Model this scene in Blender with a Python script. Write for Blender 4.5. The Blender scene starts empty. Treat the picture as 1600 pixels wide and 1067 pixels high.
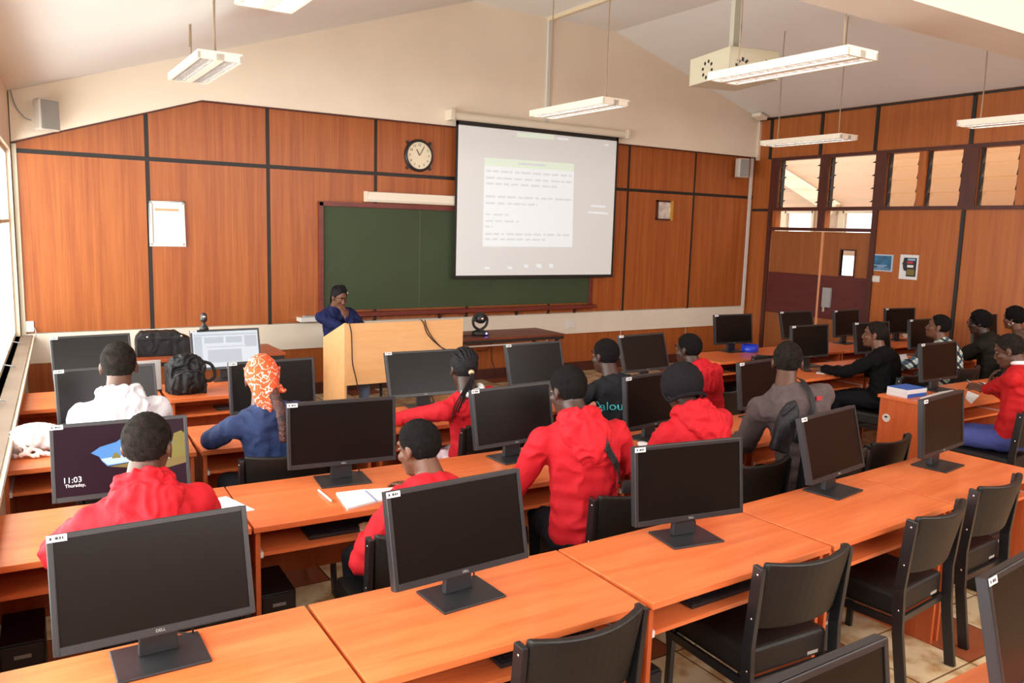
import bpy, bmesh, math, random
import numpy as np
from mathutils import Vector, Matrix, noise
from mathutils.bvhtree import BVHTree
random.seed(7)
S = bpy.context.scene
COL = S.collection
PI = math.pi
rad = math.radians

# ------------------------------------------------------------------ camera
FPX, YAW, PITCH, ROLL, EYE = 1263.9, .568333, .137938, .0279627, 2.05
def cam_axes():
    cy, sy, cp, sp = math.cos(YAW), math.sin(YAW), math.cos(PITCH), math.sin(PITCH)
    f = Vector((sy*cp, cy*cp, -sp)); r = Vector((cy, -sy, 0)); u = r.cross(f)
    c, s = math.cos(ROLL), math.sin(ROLL)
    return r*c + u*s, u*c - r*s, f
CR, CU, CF = cam_axes()
cam_d = bpy.data.cameras.new('camera'); cam = bpy.data.objects.new('camera', cam_d); COL.objects.link(cam)
m = Matrix((CR, CU, -CF)).transposed().to_4x4(); m.translation = (0, 0, EYE); cam.matrix_world = m
cam_d.sensor_width = 36; cam_d.lens = FPX/1600*36; cam_d.clip_start = .05; cam_d.clip_end = 200
S.camera = cam
def ray(px, py): return CF + CR*((px-800)/FPX) - CU*((py-533.5)/FPX)
def atz(px, py, z):
    d = ray(px, py); return Vector((0, 0, EYE)) + d*((z-EYE)/d.z)
def aty(px, py, y):
    d = ray(px, py); return Vector((0, 0, EYE)) + d*(y/d.y)
def atx(px, py, x):
    d = ray(px, py); return Vector((0, 0, EYE)) + d*(x/d.x)

# ------------------------------------------------------------------ light, world, exposure
W = bpy.data.worlds.new('world'); S.world = W; W.use_nodes = True
bg = W.node_tree.nodes['Background']; bg.inputs[0].default_value = (.93, .96, 1, 1); bg.inputs[1].default_value = 1.9
S.view_settings.view_transform = 'Standard'; S.view_settings.look = 'None'
S.view_settings.exposure = 0.5; S.view_settings.gamma = 1
S.view_settings.use_curve_mapping = False
def area(name, loc, rot, sx, sy, power, col=(1, 1, 1)):
    l = bpy.data.lights.new(name, 'AREA'); l.shape = 'RECTANGLE'; l.size = sx; l.size_y = sy; l.energy = power; l.color = col
    o = bpy.data.objects.new(name, l); COL.objects.link(o); o.location = loc; o.rotation_euler = rot; return o
# daylight through the long window band of the left wall
area('window_daylight', (-.95, 4.2, 1.75), (0, rad(-104), 0), 2.0, 9.6, 560, (1, .985, .96))
area('rear_fill_light', (4.6, -2.35, 3.50), (rad(90), 0, 0), 9.5, 1.1, 330, (1, .985, .96))  # unseen fill light added behind the camera; the back wall has no windows
# daylight in the corridor beyond the door
area('corridor_daylight', (12.2, 6.2, 4.6), (0, rad(12), 0), 1.2, 8, 120, (1, .93, .85))

# ------------------------------------------------------------------ materials
def mat(name, col, rough=.5, metal=0, spec=.5, emit=None, es=0, bump=0, bscale=80, coat=0, var=0, vscale=6):
    M = bpy.data.materials.new(name); M.use_nodes = True; nt = M.node_tree; b = nt.nodes['Principled BSDF']
    b.inputs['Base Color'].default_value = (*col, 1); b.inputs['Roughness'].default_value = rough
    b.inputs['Metallic'].default_value = metal; b.inputs['Specular IOR Level'].default_value = spec
    if coat: b.inputs['Coat Weight'].default_value = coat; b.inputs['Coat Roughness'].default_value = .15
    if emit: b.inputs['Emission Color'].default_value = (*emit, 1); b.inputs['Emission Strength'].default_value = es
    tc = nt.nodes.new('ShaderNodeTexCoord')
    if bump:
        n = nt.nodes.new('ShaderNodeTexNoise'); n.inputs['Scale'].default_value = bscale; n.inputs['Detail'].default_value = 3
        nt.links.new(tc.outputs['Object'], n.inputs['Vector'])
        bp = nt.nodes.new('ShaderNodeBump'); bp.inputs['Strength'].default_value = bump; bp.inputs['Distance'].default_value = .01
        nt.links.new(n.outputs['Fac'], bp.inputs['Height']); nt.links.new(bp.outputs['Normal'], b.inputs['Normal'])
    if var:
        n = nt.nodes.new('ShaderNodeTexNoise'); n.inputs['Scale'].default_value = vscale; n.inputs['Detail'].default_value = 4
        nt.links.new(tc.outputs['Object'], n.inputs['Vector'])
        r = nt.nodes.new('ShaderNodeValToRGB'); r.color_ramp.elements[0].position = .3; r.color_ramp.elements[1].position = .7
        r.color_ramp.elements[0].color = (*[c*(1-var) for c in col], 1); r.color_ramp.elements[1].color = (*[min(1, c*(1+var)) for c in col], 1)
        nt.links.new(n.outputs['Fac'], r.inputs['Fac']); nt.links.new(r.outputs['Color'], b.inputs['Base Color'])
    return M
def wood(name, c1, c2, scale, rough=.4, coat=0, dist=3.0, fine=.35, spec=.5):
    """grain runs along the axis with the small scale"""
    M = bpy.data.materials.new(name); M.use_nodes = True; nt = M.node_tree; b = nt.nodes['Principled BSDF']
    b.inputs['Roughness'].default_value = rough; b.inputs['Specular IOR Level'].default_value = spec
    if coat: b.inputs['Coat Weight'].default_value = coat; b.inputs['Coat Roughness'].default_value = .12
    tc = nt.nodes.new('ShaderNodeTexCoord'); oi = nt.nodes.new('ShaderNodeObjectInfo')
    ad = nt.nodes.new('ShaderNodeVectorMath'); ad.operation = 'ADD'
    mu = nt.nodes.new('ShaderNodeVectorMath'); mu.operation = 'SCALE'; mu.inputs['Scale'].default_value = 1
    cx = nt.nodes.new('ShaderNodeCombineXYZ')
    k = nt.nodes.new('ShaderNodeMath'); k.operation = 'MULTIPLY'; k.inputs[1].default_value = 37
    nt.links.new(oi.outputs['Random'], k.inputs[0])
    for i in range(3): nt.links.new(k.outputs[0], cx.inputs[i])
    nt.links.new(tc.outputs['Object'], ad.inputs[0]); nt.links.new(cx.outputs[0], ad.inputs[1])
    mp = nt.nodes.new('ShaderNodeMapping'); mp.inputs['Scale'].default_value = scale
    nt.links.new(ad.outputs[0], mp.inputs['Vector'])
    n = nt.nodes.new('ShaderNodeTexNoise'); n.inputs['Scale'].default_value = 1; n.inputs['Detail'].default_value = 5; n.inputs['Distortion'].default_value = .6
    nt.links.new(mp.outputs[0], n.inputs['Vector'])
    n2 = nt.nodes.new('ShaderNodeTexNoise'); n2.inputs['Scale'].default_value = 5; n2.inputs['Detail'].default_value = 3
    nt.links.new(mp.outputs[0], n2.inputs['Vector'])
    mx = nt.nodes.new('ShaderNodeMath'); mx.operation = 'MULTIPLY_ADD'; mx.inputs[1].default_value = fine
    nt.links.new(n2.outputs['Fac'], mx.inputs[0])
    m2 = nt.nodes.new('ShaderNodeMath'); m2.operation = 'MULTIPLY'; m2.inputs[1].default_value = 1-fine
    nt.links.new(n.outputs['Fac'], m2.inputs[0]); nt.links.new(m2.outputs[0], mx.inputs[2])
    r = nt.nodes.new('ShaderNodeValToRGB'); r.color_ramp.elements[0].position = .36; r.color_ramp.elements[1].position = .62
    r.color_ramp.elements[0].color = (*c1, 1); r.color_ramp.elements[1].color = (*c2, 1)
    nt.links.new(mx.outputs[0], r.inputs['Fac']); nt.links.new(r.outputs['Color'], b.inputs['Base Color'])
    return M
def floor_mat():
    M = bpy.data.materials.new('floor_tile'); M.use_nodes = True; nt = M.node_tree; b = nt.nodes['Principled BSDF']
    b.inputs['Roughness'].default_value = .25
    tc = nt.nodes.new('ShaderNodeTexCoord'); L = nt.links.new
    mp = nt.nodes.new('ShaderNodeMapping'); mp.inputs['Location'].default_value = (.13, .22, 0); mp.inputs['Scale'].default_value = (2.5, 2.5, 2.5)
    L(tc.outputs['Object'], mp.inputs[0])
    br = nt.nodes.new('ShaderNodeTexBrick'); br.offset = 0; br.inputs['Scale'].default_value = 1
    br.inputs['Mortar Size'].default_value = .012; br.inputs['Brick Width'].default_value = 1; br.inputs['Row Height'].default_value = 1
    br.inputs['Color1'].default_value = (1, 1, 1, 1); br.inputs['Color2'].default_value = (1, 1, 1, 1); br.inputs['Mortar'].default_value = (.25, .2, .15, 1)
    L(mp.outputs[0], br.inputs['Vector'])
    fl = nt.nodes.new('ShaderNodeVectorMath'); fl.operation = 'FLOOR'; L(mp.outputs[0], fl.inputs[0])
    sp = nt.nodes.new('ShaderNodeSeparateXYZ'); L(fl.outputs[0], sp.inputs[0])
    def modn(src, k):
        a = nt.nodes.new('ShaderNodeMath'); a.operation = 'FLOORED_MODULO'; a.inputs[1].default_value = k; L(src, a.inputs[0])
        c = nt.nodes.new('ShaderNodeMath'); c.operation = 'LESS_THAN'; c.inputs[1].default_value = .5; L(a.outputs[0], c.inputs[0]); return c
    sm = nt.nodes.new('ShaderNodeMath'); sm.operation = 'MULTIPLY_ADD'; sm.inputs[1].default_value = 2; L(sp.outputs[1], sm.inputs[0]); L(sp.outputs[0], sm.inputs[2])
    red = modn(sm.outputs[0], 5)
    n = nt.nodes.new('ShaderNodeTexNoise'); n.inputs['Scale'].default_value = 7; n.inputs['Detail'].default_value = 6; L(tc.outputs['Object'], n.inputs[0])
    r = nt.nodes.new('ShaderNodeValToRGB'); r.color_ramp.elements[0].color = (.42, .24, .1, 1); r.color_ramp.elements[1].color = (.66, .52, .32, 1)
    r.color_ramp.elements[0].position = .35; r.color_ramp.elements[1].position = .55; L(n.outputs['Fac'], r.inputs[0])
    r2 = nt.nodes.new('ShaderNodeValToRGB'); r2.color_ramp.elements[0].color = (.2, .05, .02, 1); r2.color_ramp.elements[1].color = (.33, .1, .04, 1); L(n.outputs['Fac'], r2.inputs[0])
    mx = nt.nodes.new('ShaderNodeMix'); mx.data_type = 'RGBA'; L(red.outputs[0], mx.inputs[0]); L(r.outputs[0], mx.inputs[6]); L(r2.outputs[0], mx.inputs[7])
    ml = nt.nodes.new('ShaderNodeMix'); ml.data_type = 'RGBA'; ml.blend_type = 'MULTIPLY'; ml.inputs[0].default_value = 1
    L(mx.outputs[2], ml.inputs[6]); L(br.outputs['Color'], ml.inputs[7]); L(ml.outputs[2], b.inputs['Base Color'])
    return M
def glass(name, tint=(.95, .97, .97), gl=.10):
    M = bpy.data.materials.new(name); M.use_nodes = True; nt = M.node_tree; nt.nodes.clear()
    o = nt.nodes.new('ShaderNodeOutputMaterial'); t = nt.nodes.new('ShaderNodeBsdfTransparent'); t.inputs[0].default_value = (*tint, 1)
    g = nt.nodes.new('ShaderNodeBsdfGlossy'); g.inputs['Roughness'].default_value = .02; mx = nt.nodes.new('ShaderNodeMixShader'); mx.inputs[0].default_value = gl
    nt.links.new(t.outputs[0], mx.inputs[1]); nt.links.new(g.outputs[0], mx.inputs[2]); nt.links.new(mx.outputs[0], o.inputs[0]); return M
def plaid():
    M = mat('plaid_shirt', (.5, .5, .5), .85); nt = M.node_tree; b = nt.nodes['Principled BSDF']; L = nt.links.new
    tc = nt.nodes.new('ShaderNodeTexCoord'); mp = nt.nodes.new('ShaderNodeMapping'); mp.inputs['Rotation'].default_value = (.5, .6, .7)
    L(tc.outputs['Object'], mp.inputs[0]); out = []
    for ax in 'XZ':
        w = nt.nodes.new('ShaderNodeTexWave'); w.bands_direction = ax; w.inputs['Scale'].default_value = 4.2; L(mp.outputs[0], w.inputs[0]); out.append(w)
    r1 = nt.nodes.new('ShaderNodeValToRGB'); r1.color_ramp.interpolation = 'CONSTANT'
    r1.color_ramp.elements[0].color = (.03, .05, .09, 1); r1.color_ramp.elements[1].position = .3; r1.color_ramp.elements[1].color = (.75, .72, .6, 1)
    e = r1.color_ramp.elements.new(.75); e.color = (.3, .48, .6, 1)
    r2 = nt.nodes.new('ShaderNodeValToRGB'); r2.color_ramp.interpolation = 'CONSTANT'
    r2.color_ramp.elements[0].color = (.12, .16, .22, 1); r2.color_ramp.elements[1].position = .3; r2.color_ramp.elements[1].color = (1, .95, .8, 1)
    L(out[0].outputs['Fac'], r1.inputs[0]); L(out[1].outputs['Fac'], r2.inputs[0])
    ml = nt.nodes.new('ShaderNodeMix'); ml.data_type = 'RGBA'; ml.blend_type = 'MULTIPLY'; ml.inputs[0].default_value = 1
    L(r1.outputs[0], ml.inputs[6]); L(r2.outputs[0], ml.inputs[7]); L(ml.outputs[2], b.inputs['Base Color']); return M
def bandana():
    M = mat('bandana_cloth', (.8, .12, .02), .8); nt = M.node_tree; b = nt.nodes['Principled BSDF']; L = nt.links.new
    tc = nt.nodes.new('ShaderNodeTexCoord')
    v = nt.nodes.new('ShaderNodeTexVoronoi'); v.inputs['Scale'].default_value = 16; v.feature = 'F1'; L(tc.outputs['Object'], v.inputs['Vector'])
    n = nt.nodes.new('ShaderNodeTexNoise'); n.inputs['Scale'].default_value = 26; n.inputs['Distortion'].default_value = 2.5; L(tc.outputs['Object'], n.inputs[0])
    w = nt.nodes.new('ShaderNodeTexWave'); w.wave_type = 'RINGS'; w.inputs['Scale'].default_value = 7; w.inputs['Distortion'].default_value = 14; w.inputs['Detail Scale'].default_value = 3; L(tc.outputs['Object'], w.inputs[0])
    a = nt.nodes.new('ShaderNodeMath'); a.operation = 'GREATER_THAN'; a.inputs[1].default_value = .93; L(w.outputs['Fac'], a.inputs[0])
    c = nt.nodes.new('ShaderNodeMath'); c.operation = 'LESS_THAN'; c.inputs[1].default_value = .16; L(v.outputs['Distance'], c.inputs[0])
    mxx = nt.nodes.new('ShaderNodeMath'); mxx.operation = 'MAXIMUM'; L(a.outputs[0], mxx.inputs[0]); L(c.outputs[0], mxx.inputs[1])
    mx = nt.nodes.new('ShaderNodeMix'); mx.data_type = 'RGBA'; mx.inputs[6].default_value = (.74, .085, .016, 1); mx.inputs[7].default_value = (.70, .52, .45, 1)
    L(mxx.outputs[0], mx.inputs[0]); L(mx.outputs[2], b.inputs['Base Color']); return M

MT = dict(
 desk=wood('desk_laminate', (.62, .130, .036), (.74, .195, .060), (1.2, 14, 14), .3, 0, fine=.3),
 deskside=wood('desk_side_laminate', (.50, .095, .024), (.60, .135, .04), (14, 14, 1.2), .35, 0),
 panel=wood('wall_veneer', (.29, .066, .012), (.42, .120, .024), (15, 15, .4), .42, 0, fine=.4),
 panel_r=wood('wall_veneer_side', (.34, .085, .014), (.44, .128, .024), (17, 17, .4), .4, 0, fine=.5),
 doorwood=wood('door_veneer', (.26, .08, .02), (.34, .11, .03), (11, 11, .9), .4, 0),
 maroon=wood('maroon_board', (.085, .012, .012), (.12, .02, .018), (2, 2, 12), .5, 0),
 board_frame=wood('board_frame_wood', (.12, .018, .012), (.18, .03, .018), (3, 20, 20), .4, 0),
 frame_dark=wood('dark_frame_wood', (.06, .014, .008), (.09, .02, .012), (8, 8, 1.5), .45, 0),
 lectern=wood('beech_laminate', (.78, .42, .17), (.84, .48, .22), (1.5, 10, 16), .4, 0),
 darktop=wood('dark_table_laminate', (.13, .035, .018), (.19, .05, .025), (1.5, 14, 14), .3, 0),
 browntop=wood('brown_table_laminate', (.33, .07, .025), (.42, .1, .035), (1.5, 14, 14), .3, 0),
 plaster=mat('cream_plaster', (.86, .75, .60), .9, bump=.05, bscale=60, var=.03, vscale=1.5),
 wallcream=mat('wall_cream_paint', (.74, .60, .46), .9, var=.03, vscale=2),
 ceil=mat('ceiling_paint', (.86, .84, .80), .95, var=.02, vscale=1),
 beam=mat('beam_paint', (.70, .63, .53), .9, var=.02, vscale=2),
 trim=mat('ceiling_bead_paint', (.78, .65, .45), .7),
 black=mat('black_strip', (.012, .010, .008), .5),
 blackpl=mat('black_plastic', (.016, .016, .018), .42, bump=.05, bscale=400),
 bezel=mat('monitor_bezel_plastic', (.018, .018, .020), .38),
 screen=mat('monitor_glass_off', (.005, .004, .0035), .27, spec=.22),
 vinyl=mat('black_vinyl', (.010, .009, .008), .40, bump=.25, bscale=260, spec=.40),
 chairmetal=mat('black_metal', (.012, .012, .013), .3, spec=.6),
 chrome=mat('bright_metal', (.75, .75, .75), .2, metal=1),
 white=mat('white_plastic', (.70, .68, .64), .45),
 cream=mat('cream_plastic', (.78, .70, .55), .5),
 band=mat('dado_band_paint', (.74, .66, .55), .6, var=.03, vscale=4),
 lampwhite=mat('lamp_body_enamel', (.86, .78, .64), .4),
 paper=mat('white_paper', (.74, .74, .75), .9),
 blueink=mat('blue_ink', (.15, .2, .5), .9),
 grey=mat('grey_plastic', (.35, .35, .34), .5),
 greyd=mat('dark_grey_mesh', (.30, .29, .26), .7, bump=.3, bscale=500),
 speaker=mat('speaker_shell', (.62, .56, .48), .5),
 green=mat('green_chalkboard', (.040, .062, .026), .7, var=.1, vscale=1.2),
 screenwhite=mat('projection_cloth', (.70, .725, .72), .9, emit=(1, 1, 1), es=.08),  # slight glow added to the cloth, as if lit by the projector
 slide=mat('projected_slide', (.72, .77, .80), .9, emit=(.88, .97, 1), es=.20),  # slide, band and text glow in place of the projector's light
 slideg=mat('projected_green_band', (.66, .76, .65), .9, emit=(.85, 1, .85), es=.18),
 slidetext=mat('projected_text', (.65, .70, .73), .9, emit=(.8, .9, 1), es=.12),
 floor=floor_mat(), glass=glass('window_glass'), glassb=glass('louvre_glass', (1, .93, .82), .10),
 red=mat('red_sweat_fabric', (.50, .009, .017), .75, bump=.3, bscale=45, spec=.25, var=.05, vscale=9),
 redb=mat('red_blazer_cloth', (.44, .007, .009), .75, bump=.25, bscale=60, spec=.25, var=.05, vscale=9),
 whitef=mat('white_hoodie_fabric', (.56, .57, .61), .85, bump=.3, bscale=45, var=.04),
 greyf=mat('pale_grey_fabric', (.42, .42, .44), .85, bump=.3, bscale=45),
 denim=mat('blue_denim_fabric', (.013, .030, .105), .8, bump=.4, bscale=70, var=.2, vscale=12),
 navy=mat('navy_fabric', (.010, .015, .065), .8, spec=.2, bump=.3, bscale=70, var=.15, vscale=10),
 charcoal=mat('charcoal_tee_fabric', (.014, .014, .017), .85, spec=.15, bump=.3, bscale=60, var=.1),
 brownf=mat('brown_grey_fleece', (.085, .060, .058), .9, bump=.5, bscale=90, var=.12, vscale=14),
 blackf=mat('black_fabric', (.004, .0035, .004), .85, spec=.15, bump=.3, bscale=60, var=.15),
 oliveb=mat('dark_olive_jacket', (.011, .009, .006), .8, spec=.2, bump=.3, bscale=60, var=.15),
 jeans=mat('light_denim', (.16, .25, .42), .85, bump=.3, bscale=80, var=.1, vscale=15),
 trouser=mat('dark_trouser_cloth', (.007, .007, .010), .8, spec=.2, bump=.3, bscale=60),
 bluet=mat('blue_trouser_cloth', (.05, .07, .28), .8, bump=.3, bscale=60),
 skin=mat('dark_brown_skin', (.085, .035, .020), .45, bump=.08, bscale=90, var=.12, vscale=12, spec=.4),
 skin2=mat('brown_skin', (.13, .052, .028), .45, bump=.08, bscale=90, var=.12, vscale=12, spec=.4),
 skin3=mat('deep_brown_skin', (.045, .020, .013), .45, bump=.08, bscale=90, var=.12, vscale=12, spec=.4),
 hair=mat('short_black_hair', (.008, .0065, .006), .9, bump=1.0, bscale=200, spec=.12, var=.5, vscale=60),
 hairf=mat('cropped_fading_hair', (.016, .0115, .009), .9, bump=1.0, bscale=220, spec=.12, var=.6, vscale=45),
 braid=mat('black_braided_hair', (.007, .006, .007), .6, spec=.25, bump=.9, bscale=140),
 braidb=mat('auburn_streaked_braid', (.06, .018, .014), .55, bump=.9, bscale=90, var=.8, vscale=30),
 eyew=mat('eye_white', (.16, .13, .11), .5, spec=.2), eyeb=mat('eye_iris', (.02, .01, .006), .2),
 lip=mat('lips', (.16, .045, .035), .5),
 plaid=plaid(), bandana=bandana(), beanie=mat('black_knit_beanie', (.011, .009, .011), .9, spec=.15, bump=.7, bscale=150),
 nylon=mat('black_nylon', (.009, .009, .010), .55, spec=.35, bump=.5, bscale=120, var=.2),
 pinkbag=mat('pink_white_cloth', (.78, .58, .54), .8, bump=.4, bscale=30, var=.15, vscale=8),
 blue=mat('blue_plastic', (.012, .05, .62), .3), bluebox=mat('blue_card', (.02, .12, .5), .5),
 brass=mat('brass_frame', (.75, .5, .12), .3, metal=.8), gold=mat('gold_watch', (.9, .6, .2), .25, metal=1),
 orange=mat('orange_band', (.85, .35, .18), .8), lines=mat('grey_print', (.62, .60, .60), .9),
 postb=mat('poster_blue', (.03, .14, .26), .5, var=.5, vscale=9), postl=mat('poster_light_blue', (.25, .40, .55), .5),
 postk=mat('poster_black', (.02, .02, .02), .5), postr=mat('poster_red', (.45, .03, .04), .5), posty=mat('poster_olive', (.18, .14, .03), .5),
 corr=mat('corridor_paint', (.52, .34, .22), .9), corrl=mat('corridor_beam_paint', (.66, .54, .36), .9),
 skybg=mat('bright_outdoors', (1, 1, 1), 1, emit=(1, 1, 1), es=2.5),
 tube=mat('fluorescent_tube', (1, 1, 1), .5, emit=(1, .98, .95), es=4),
 reflector=mat('lamp_reflector', (.75, .73, .70), .25, metal=.7),
 led=mat('blue_led', (.1, .1, 1), .3, emit=(.15, .15, 1), es=4),
 green_pen=mat('green_pen_tip', (.2, .8, .3), .4),
 cablem=mat('cable_rubber', (.02, .015, .012), .5), cord=mat('lamp_cord', (.35, .26, .17), .7),
 sill=mat('sill_paint', (.20, .14, .10), .6, var=.1, vscale=5), sillw=mat('sill_edge_paint', (.66, .62, .48), .6),
 clockface=mat('clock_face', (.82, .72, .52), .6),
 doc=mat('lit_document_screen', (.1, .1, .1), .3, emit=(.48, .54, .60), es=.75),
 docd=mat('lit_document_lines', (.1, .1, .1), .3, emit=(.30, .35, .42), es=.75),
 lock=mat('lit_lock_screen_dark', (.005, .002, .004), .3, spec=.08, emit=(.035, .010, .018), es=.6),
 locks=mat('lit_lock_screen_sky', (.01, .01, .01), .3, spec=.08, emit=(.13, .36, .80), es=.8),
 lockh=mat('lit_lock_screen_haze', (.1, .1, .1), .3, spec=.08, emit=(.45, .6, .8), es=.8),
 locky=mat('lit_lock_screen_rock', (.05, .05, .02), .3, spec=.08, emit=(.22, .15, .03), es=.8, ),
 locko=mat('lit_lock_screen_sand', (.05, .05, .02), .3, spec=.08, emit=(.22, .11, .04), es=.8),
 lockt=mat('lit_lock_screen_text', (.5, .5, .5), .3, emit=(.55, .5, .52), es=.8),
 teal=mat('bright_shirt_print', (.12, .75, .80), .7, var=.35, vscale=30),
)

# ------------------------------------------------------------------ mesh helpers
class MB:
    def __init__(s): s.v = []; s.f = []; s.m = []; s.cm = 0
    def add(s, vs, fs, M=None):
        n = len(s.v)
        for p in vs: s.v.append(tuple((M @ Vector(p)) if M is not None else p))
        for f in fs: s.f.append([i+n for i in f]); s.m.append(s.cm)
        return s
    def box(s, x0, x1, y0, y1, z0, z1, M=None):
        v = [(x, y, z) for z in (z0, z1) for x, y in ((x0, y0), (x1, y0), (x1, y1), (x0, y1))]
        return s.add(v, [(3, 2, 1, 0), (4, 5, 6, 7), (0, 1, 5, 4), (1, 2, 6, 5), (2, 3, 7, 6), (3, 0, 4, 7)], M)
    def prism(s, poly, fn, t0, t1, M=None):
        """poly: 2-D outline; fn(a, b, t) -> point"""
        n = len(poly); v = [fn(a, b, t0) for a, b in poly] + [fn(a, b, t1) for a, b in poly]
        f = [list(range(n))[::-1], [i+n for i in range(n)]] + [(i, (i+1) % n, (i+1) % n+n, i+n) for i in range(n)]
        return s.add(v, f, M)
    def tube(s, pts, r, n=8, caps=True, M=None):
        pts = [Vector(p) for p in pts]; rs = r if isinstance(r, (list, tuple)) else [r]*len(pts)
        v = []; f = []; ref = None
        for i, p in enumerate(pts):
            t = (pts[min(i+1, len(pts)-1)] - pts[max(i-1, 0)]).normalized()
            if ref is None: ref = t.orthogonal().normalized()
            a = (ref - t*ref.dot(t)).normalized(); ref = a; b = t.cross(a)
            for k in range(n):
                an = 2*PI*k/n; v.append(tuple(p + (a*math.cos(an) + b*math.sin(an))*rs[i]))
        for i in range(len(pts)-1):
            for k in range(n): f.append((i*n+k, i*n+(k+1) % n, (i+1)*n+(k+1) % n, (i+1)*n+k))
        if caps: f.append(list(range(n))[::-1]); f.append([(len(pts)-1)*n+k for k in range(n)])
        return s.add(v, f, M)
    def bar(s, p0, p1, w, h, up=(0, 0, 1)):
        """rectangular bar from p0 to p1, w across, h along up"""
        p0, p1 = Vector(p0), Vector(p1); t = (p1-p0).normalized(); u = Vector(up); u = (u - t*u.dot(t)).normalized(); r = t.cross(u)
        v = [tuple(p + r*a*w/2 + u*b*h/2) for p in (p0, p1) for a, b in ((-1, -1), (1, -1), (1, 1), (-1, 1))]
        return s.add(v, [(3, 2, 1, 0), (4, 5, 6, 7), (0, 1, 5, 4), (1, 2, 6, 5), (2, 3, 7, 6), (3, 0, 4, 7)])
    def ell(s, c, r, R=None, nu=16, nv=10):
        v = []; f = []; c = Vector(c)
        for j in range(nv+1):
            th = PI*j/nv
            for i in range(nu):
                ph = 2*PI*i/nu; p = Vector((r[0]*math.sin(th)*math.cos(ph), r[1]*math.sin(th)*math.sin(ph), r[2]*math.cos(th)))
                if R is not None: p = R @ p
                v.append(tuple(c+p))
        for j in range(nv):
            for i in range(nu): f.append((j*nu+i, (j+1)*nu+i, (j+1)*nu+(i+1) % nu, j*nu+(i+1) % nu))
        return s.add(v, f)
    def cap(s, p0, p1, r0, r1, n=14):
        p0, p1 = Vector(p0), Vector(p1); L = (p1-p0).length
        if L < 1e-5: return s.ell(p0, (r0, r0, r0))
        t = (p1-p0)/L; pts = []; rs = []
        for k in range(5):
            a = PI/2*(1-k/4); pts.append(p0 - t*r0*math.sin(a)); rs.append(max(r0*math.cos(a), .0005))
        for k in range(5):
            a = PI/2*k/4; pts.append(p1 + t*r1*math.sin(a)); rs.append(max(r1*math.cos(a), .0005))
        return s.tube(pts, rs, n)
    def lathe(s, prof, n=24, M=None):
        v = []; f = []
        for r, z in prof:
            for k in range(n): v.append((r*math.cos(2*PI*k/n), r*math.sin(2*PI*k/n), z))
        for j in range(len(prof)-1):
            for k in range(n): f.append((j*n+k, j*n+(k+1) % n, (j+1)*n+(k+1) % n, (j+1)*n+k))
        f.append(list(range(n))[::-1]); f.append([(len(prof)-1)*n+k for k in range(n)])
        return s.add(v, f, M)
    def mesh(s, name):
        me = bpy.data.meshes.new(name); me.from_pydata(s.v, [], s.f); me.polygons.foreach_set('material_index', s.m); me.update()
        bm = bmesh.new(); bm.from_mesh(me); bmesh.ops.remove_doubles(bm, verts=bm.verts, dist=1e-6)
        bmesh.ops.recalc_face_normals(bm, faces=bm.faces); bm.to_mesh(me); bm.free(); return me
def obj(name, mb, material, parent=None, bevel=0, smooth=False, seg=2):
    me = mb if isinstance(mb, bpy.types.Mesh) else mb.mesh(name)
    for mm in (material if isinstance(material, (list, tuple)) else [material]): me.materials.append(MT[mm] if isinstance(mm, str) else mm)
    o = bpy.data.objects.new(name, me); COL.objects.link(o)
    if parent is not None: o.parent = parent
    if smooth: me.polygons.foreach_set('use_smooth', [True]*len(me.polygons))
    if bevel:
        b = o.modifiers.new('bevel', 'BEVEL'); b.width = bevel; b.segments = seg; b.limit_method = 'ANGLE'
    return o
def tag(o, label, cat, group=None):
    o['label'] = label; o['category'] = cat
    if group: o['group'] = group
    return o
def thing(name, label, cat, loc=(0, 0, 0), rz=0, group=None):
    o = bpy.data.objects.new(name, None); COL.objects.link(o); o.location = loc; o.rotation_euler = (0, 0, rz); o.empty_display_size = .1
    return tag(o, label, cat, group)
def struct(name, mb, m, parent=None, bevel=0):
    o = obj(name, mb, m, parent, bevel)
    if parent is None: o['kind'] = 'structure'
    return o
KIDS = {}
def copy_tree(o, parent=None):
    c = o.copy(); COL.objects.link(c)
    if parent is not None: c.parent = parent
    for ch in [q for q in COL.objects if q.parent == o]: copy_tree(ch, c)
    return c
def dup(root, loc, rz, label, group):
    c = copy_tree(root); c.location = loc; c.rotation_euler = (0, 0, rz); c['label'] = label; c['group'] = group
    return c
def text_mesh(txt, size, extrude=.0005):
    cu = bpy.data.curves.new('t', 'FONT'); cu.body = txt; cu.size = size; cu.extrude = extrude; cu.align_x = 'CENTER'; cu.align_y = 'CENTER'; cu.resolution_u = 3
    o = bpy.data.objects.new('t', cu); COL.objects.link(o); bpy.context.view_layer.update()
    me = bpy.data.meshes.new_from_object(o.evaluated_get(bpy.context.evaluated_depsgraph_get()))
    bpy.data.objects.remove(o); bpy.data.curves.remove(cu); return me
def text_obj(name, txt, size, material, parent, M):
    me = text_mesh(txt, size); me.transform(M); me.materials.clear(); return obj(name, me, material, parent)
def catmull(P, k=6):
    P = [Vector(p) for p in P]; out = []
    for i in range(len(P)-1):
        a, b, c, d = P[max(i-1, 0)], P[i], P[i+1], P[min(i+2, len(P)-1)]
        for j in range(k):
            t = j/k; out.append(.5*((2*b) + (c-a)*t + (2*a-5*b+4*c-d)*t*t + (3*b-a-3*c+d)*t*t*t))
    return out + [P[-1]]
XZ = lambda y0: (lambda a, b, t: (a, y0+t, b))     # outline in x, z; depth along +y

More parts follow.
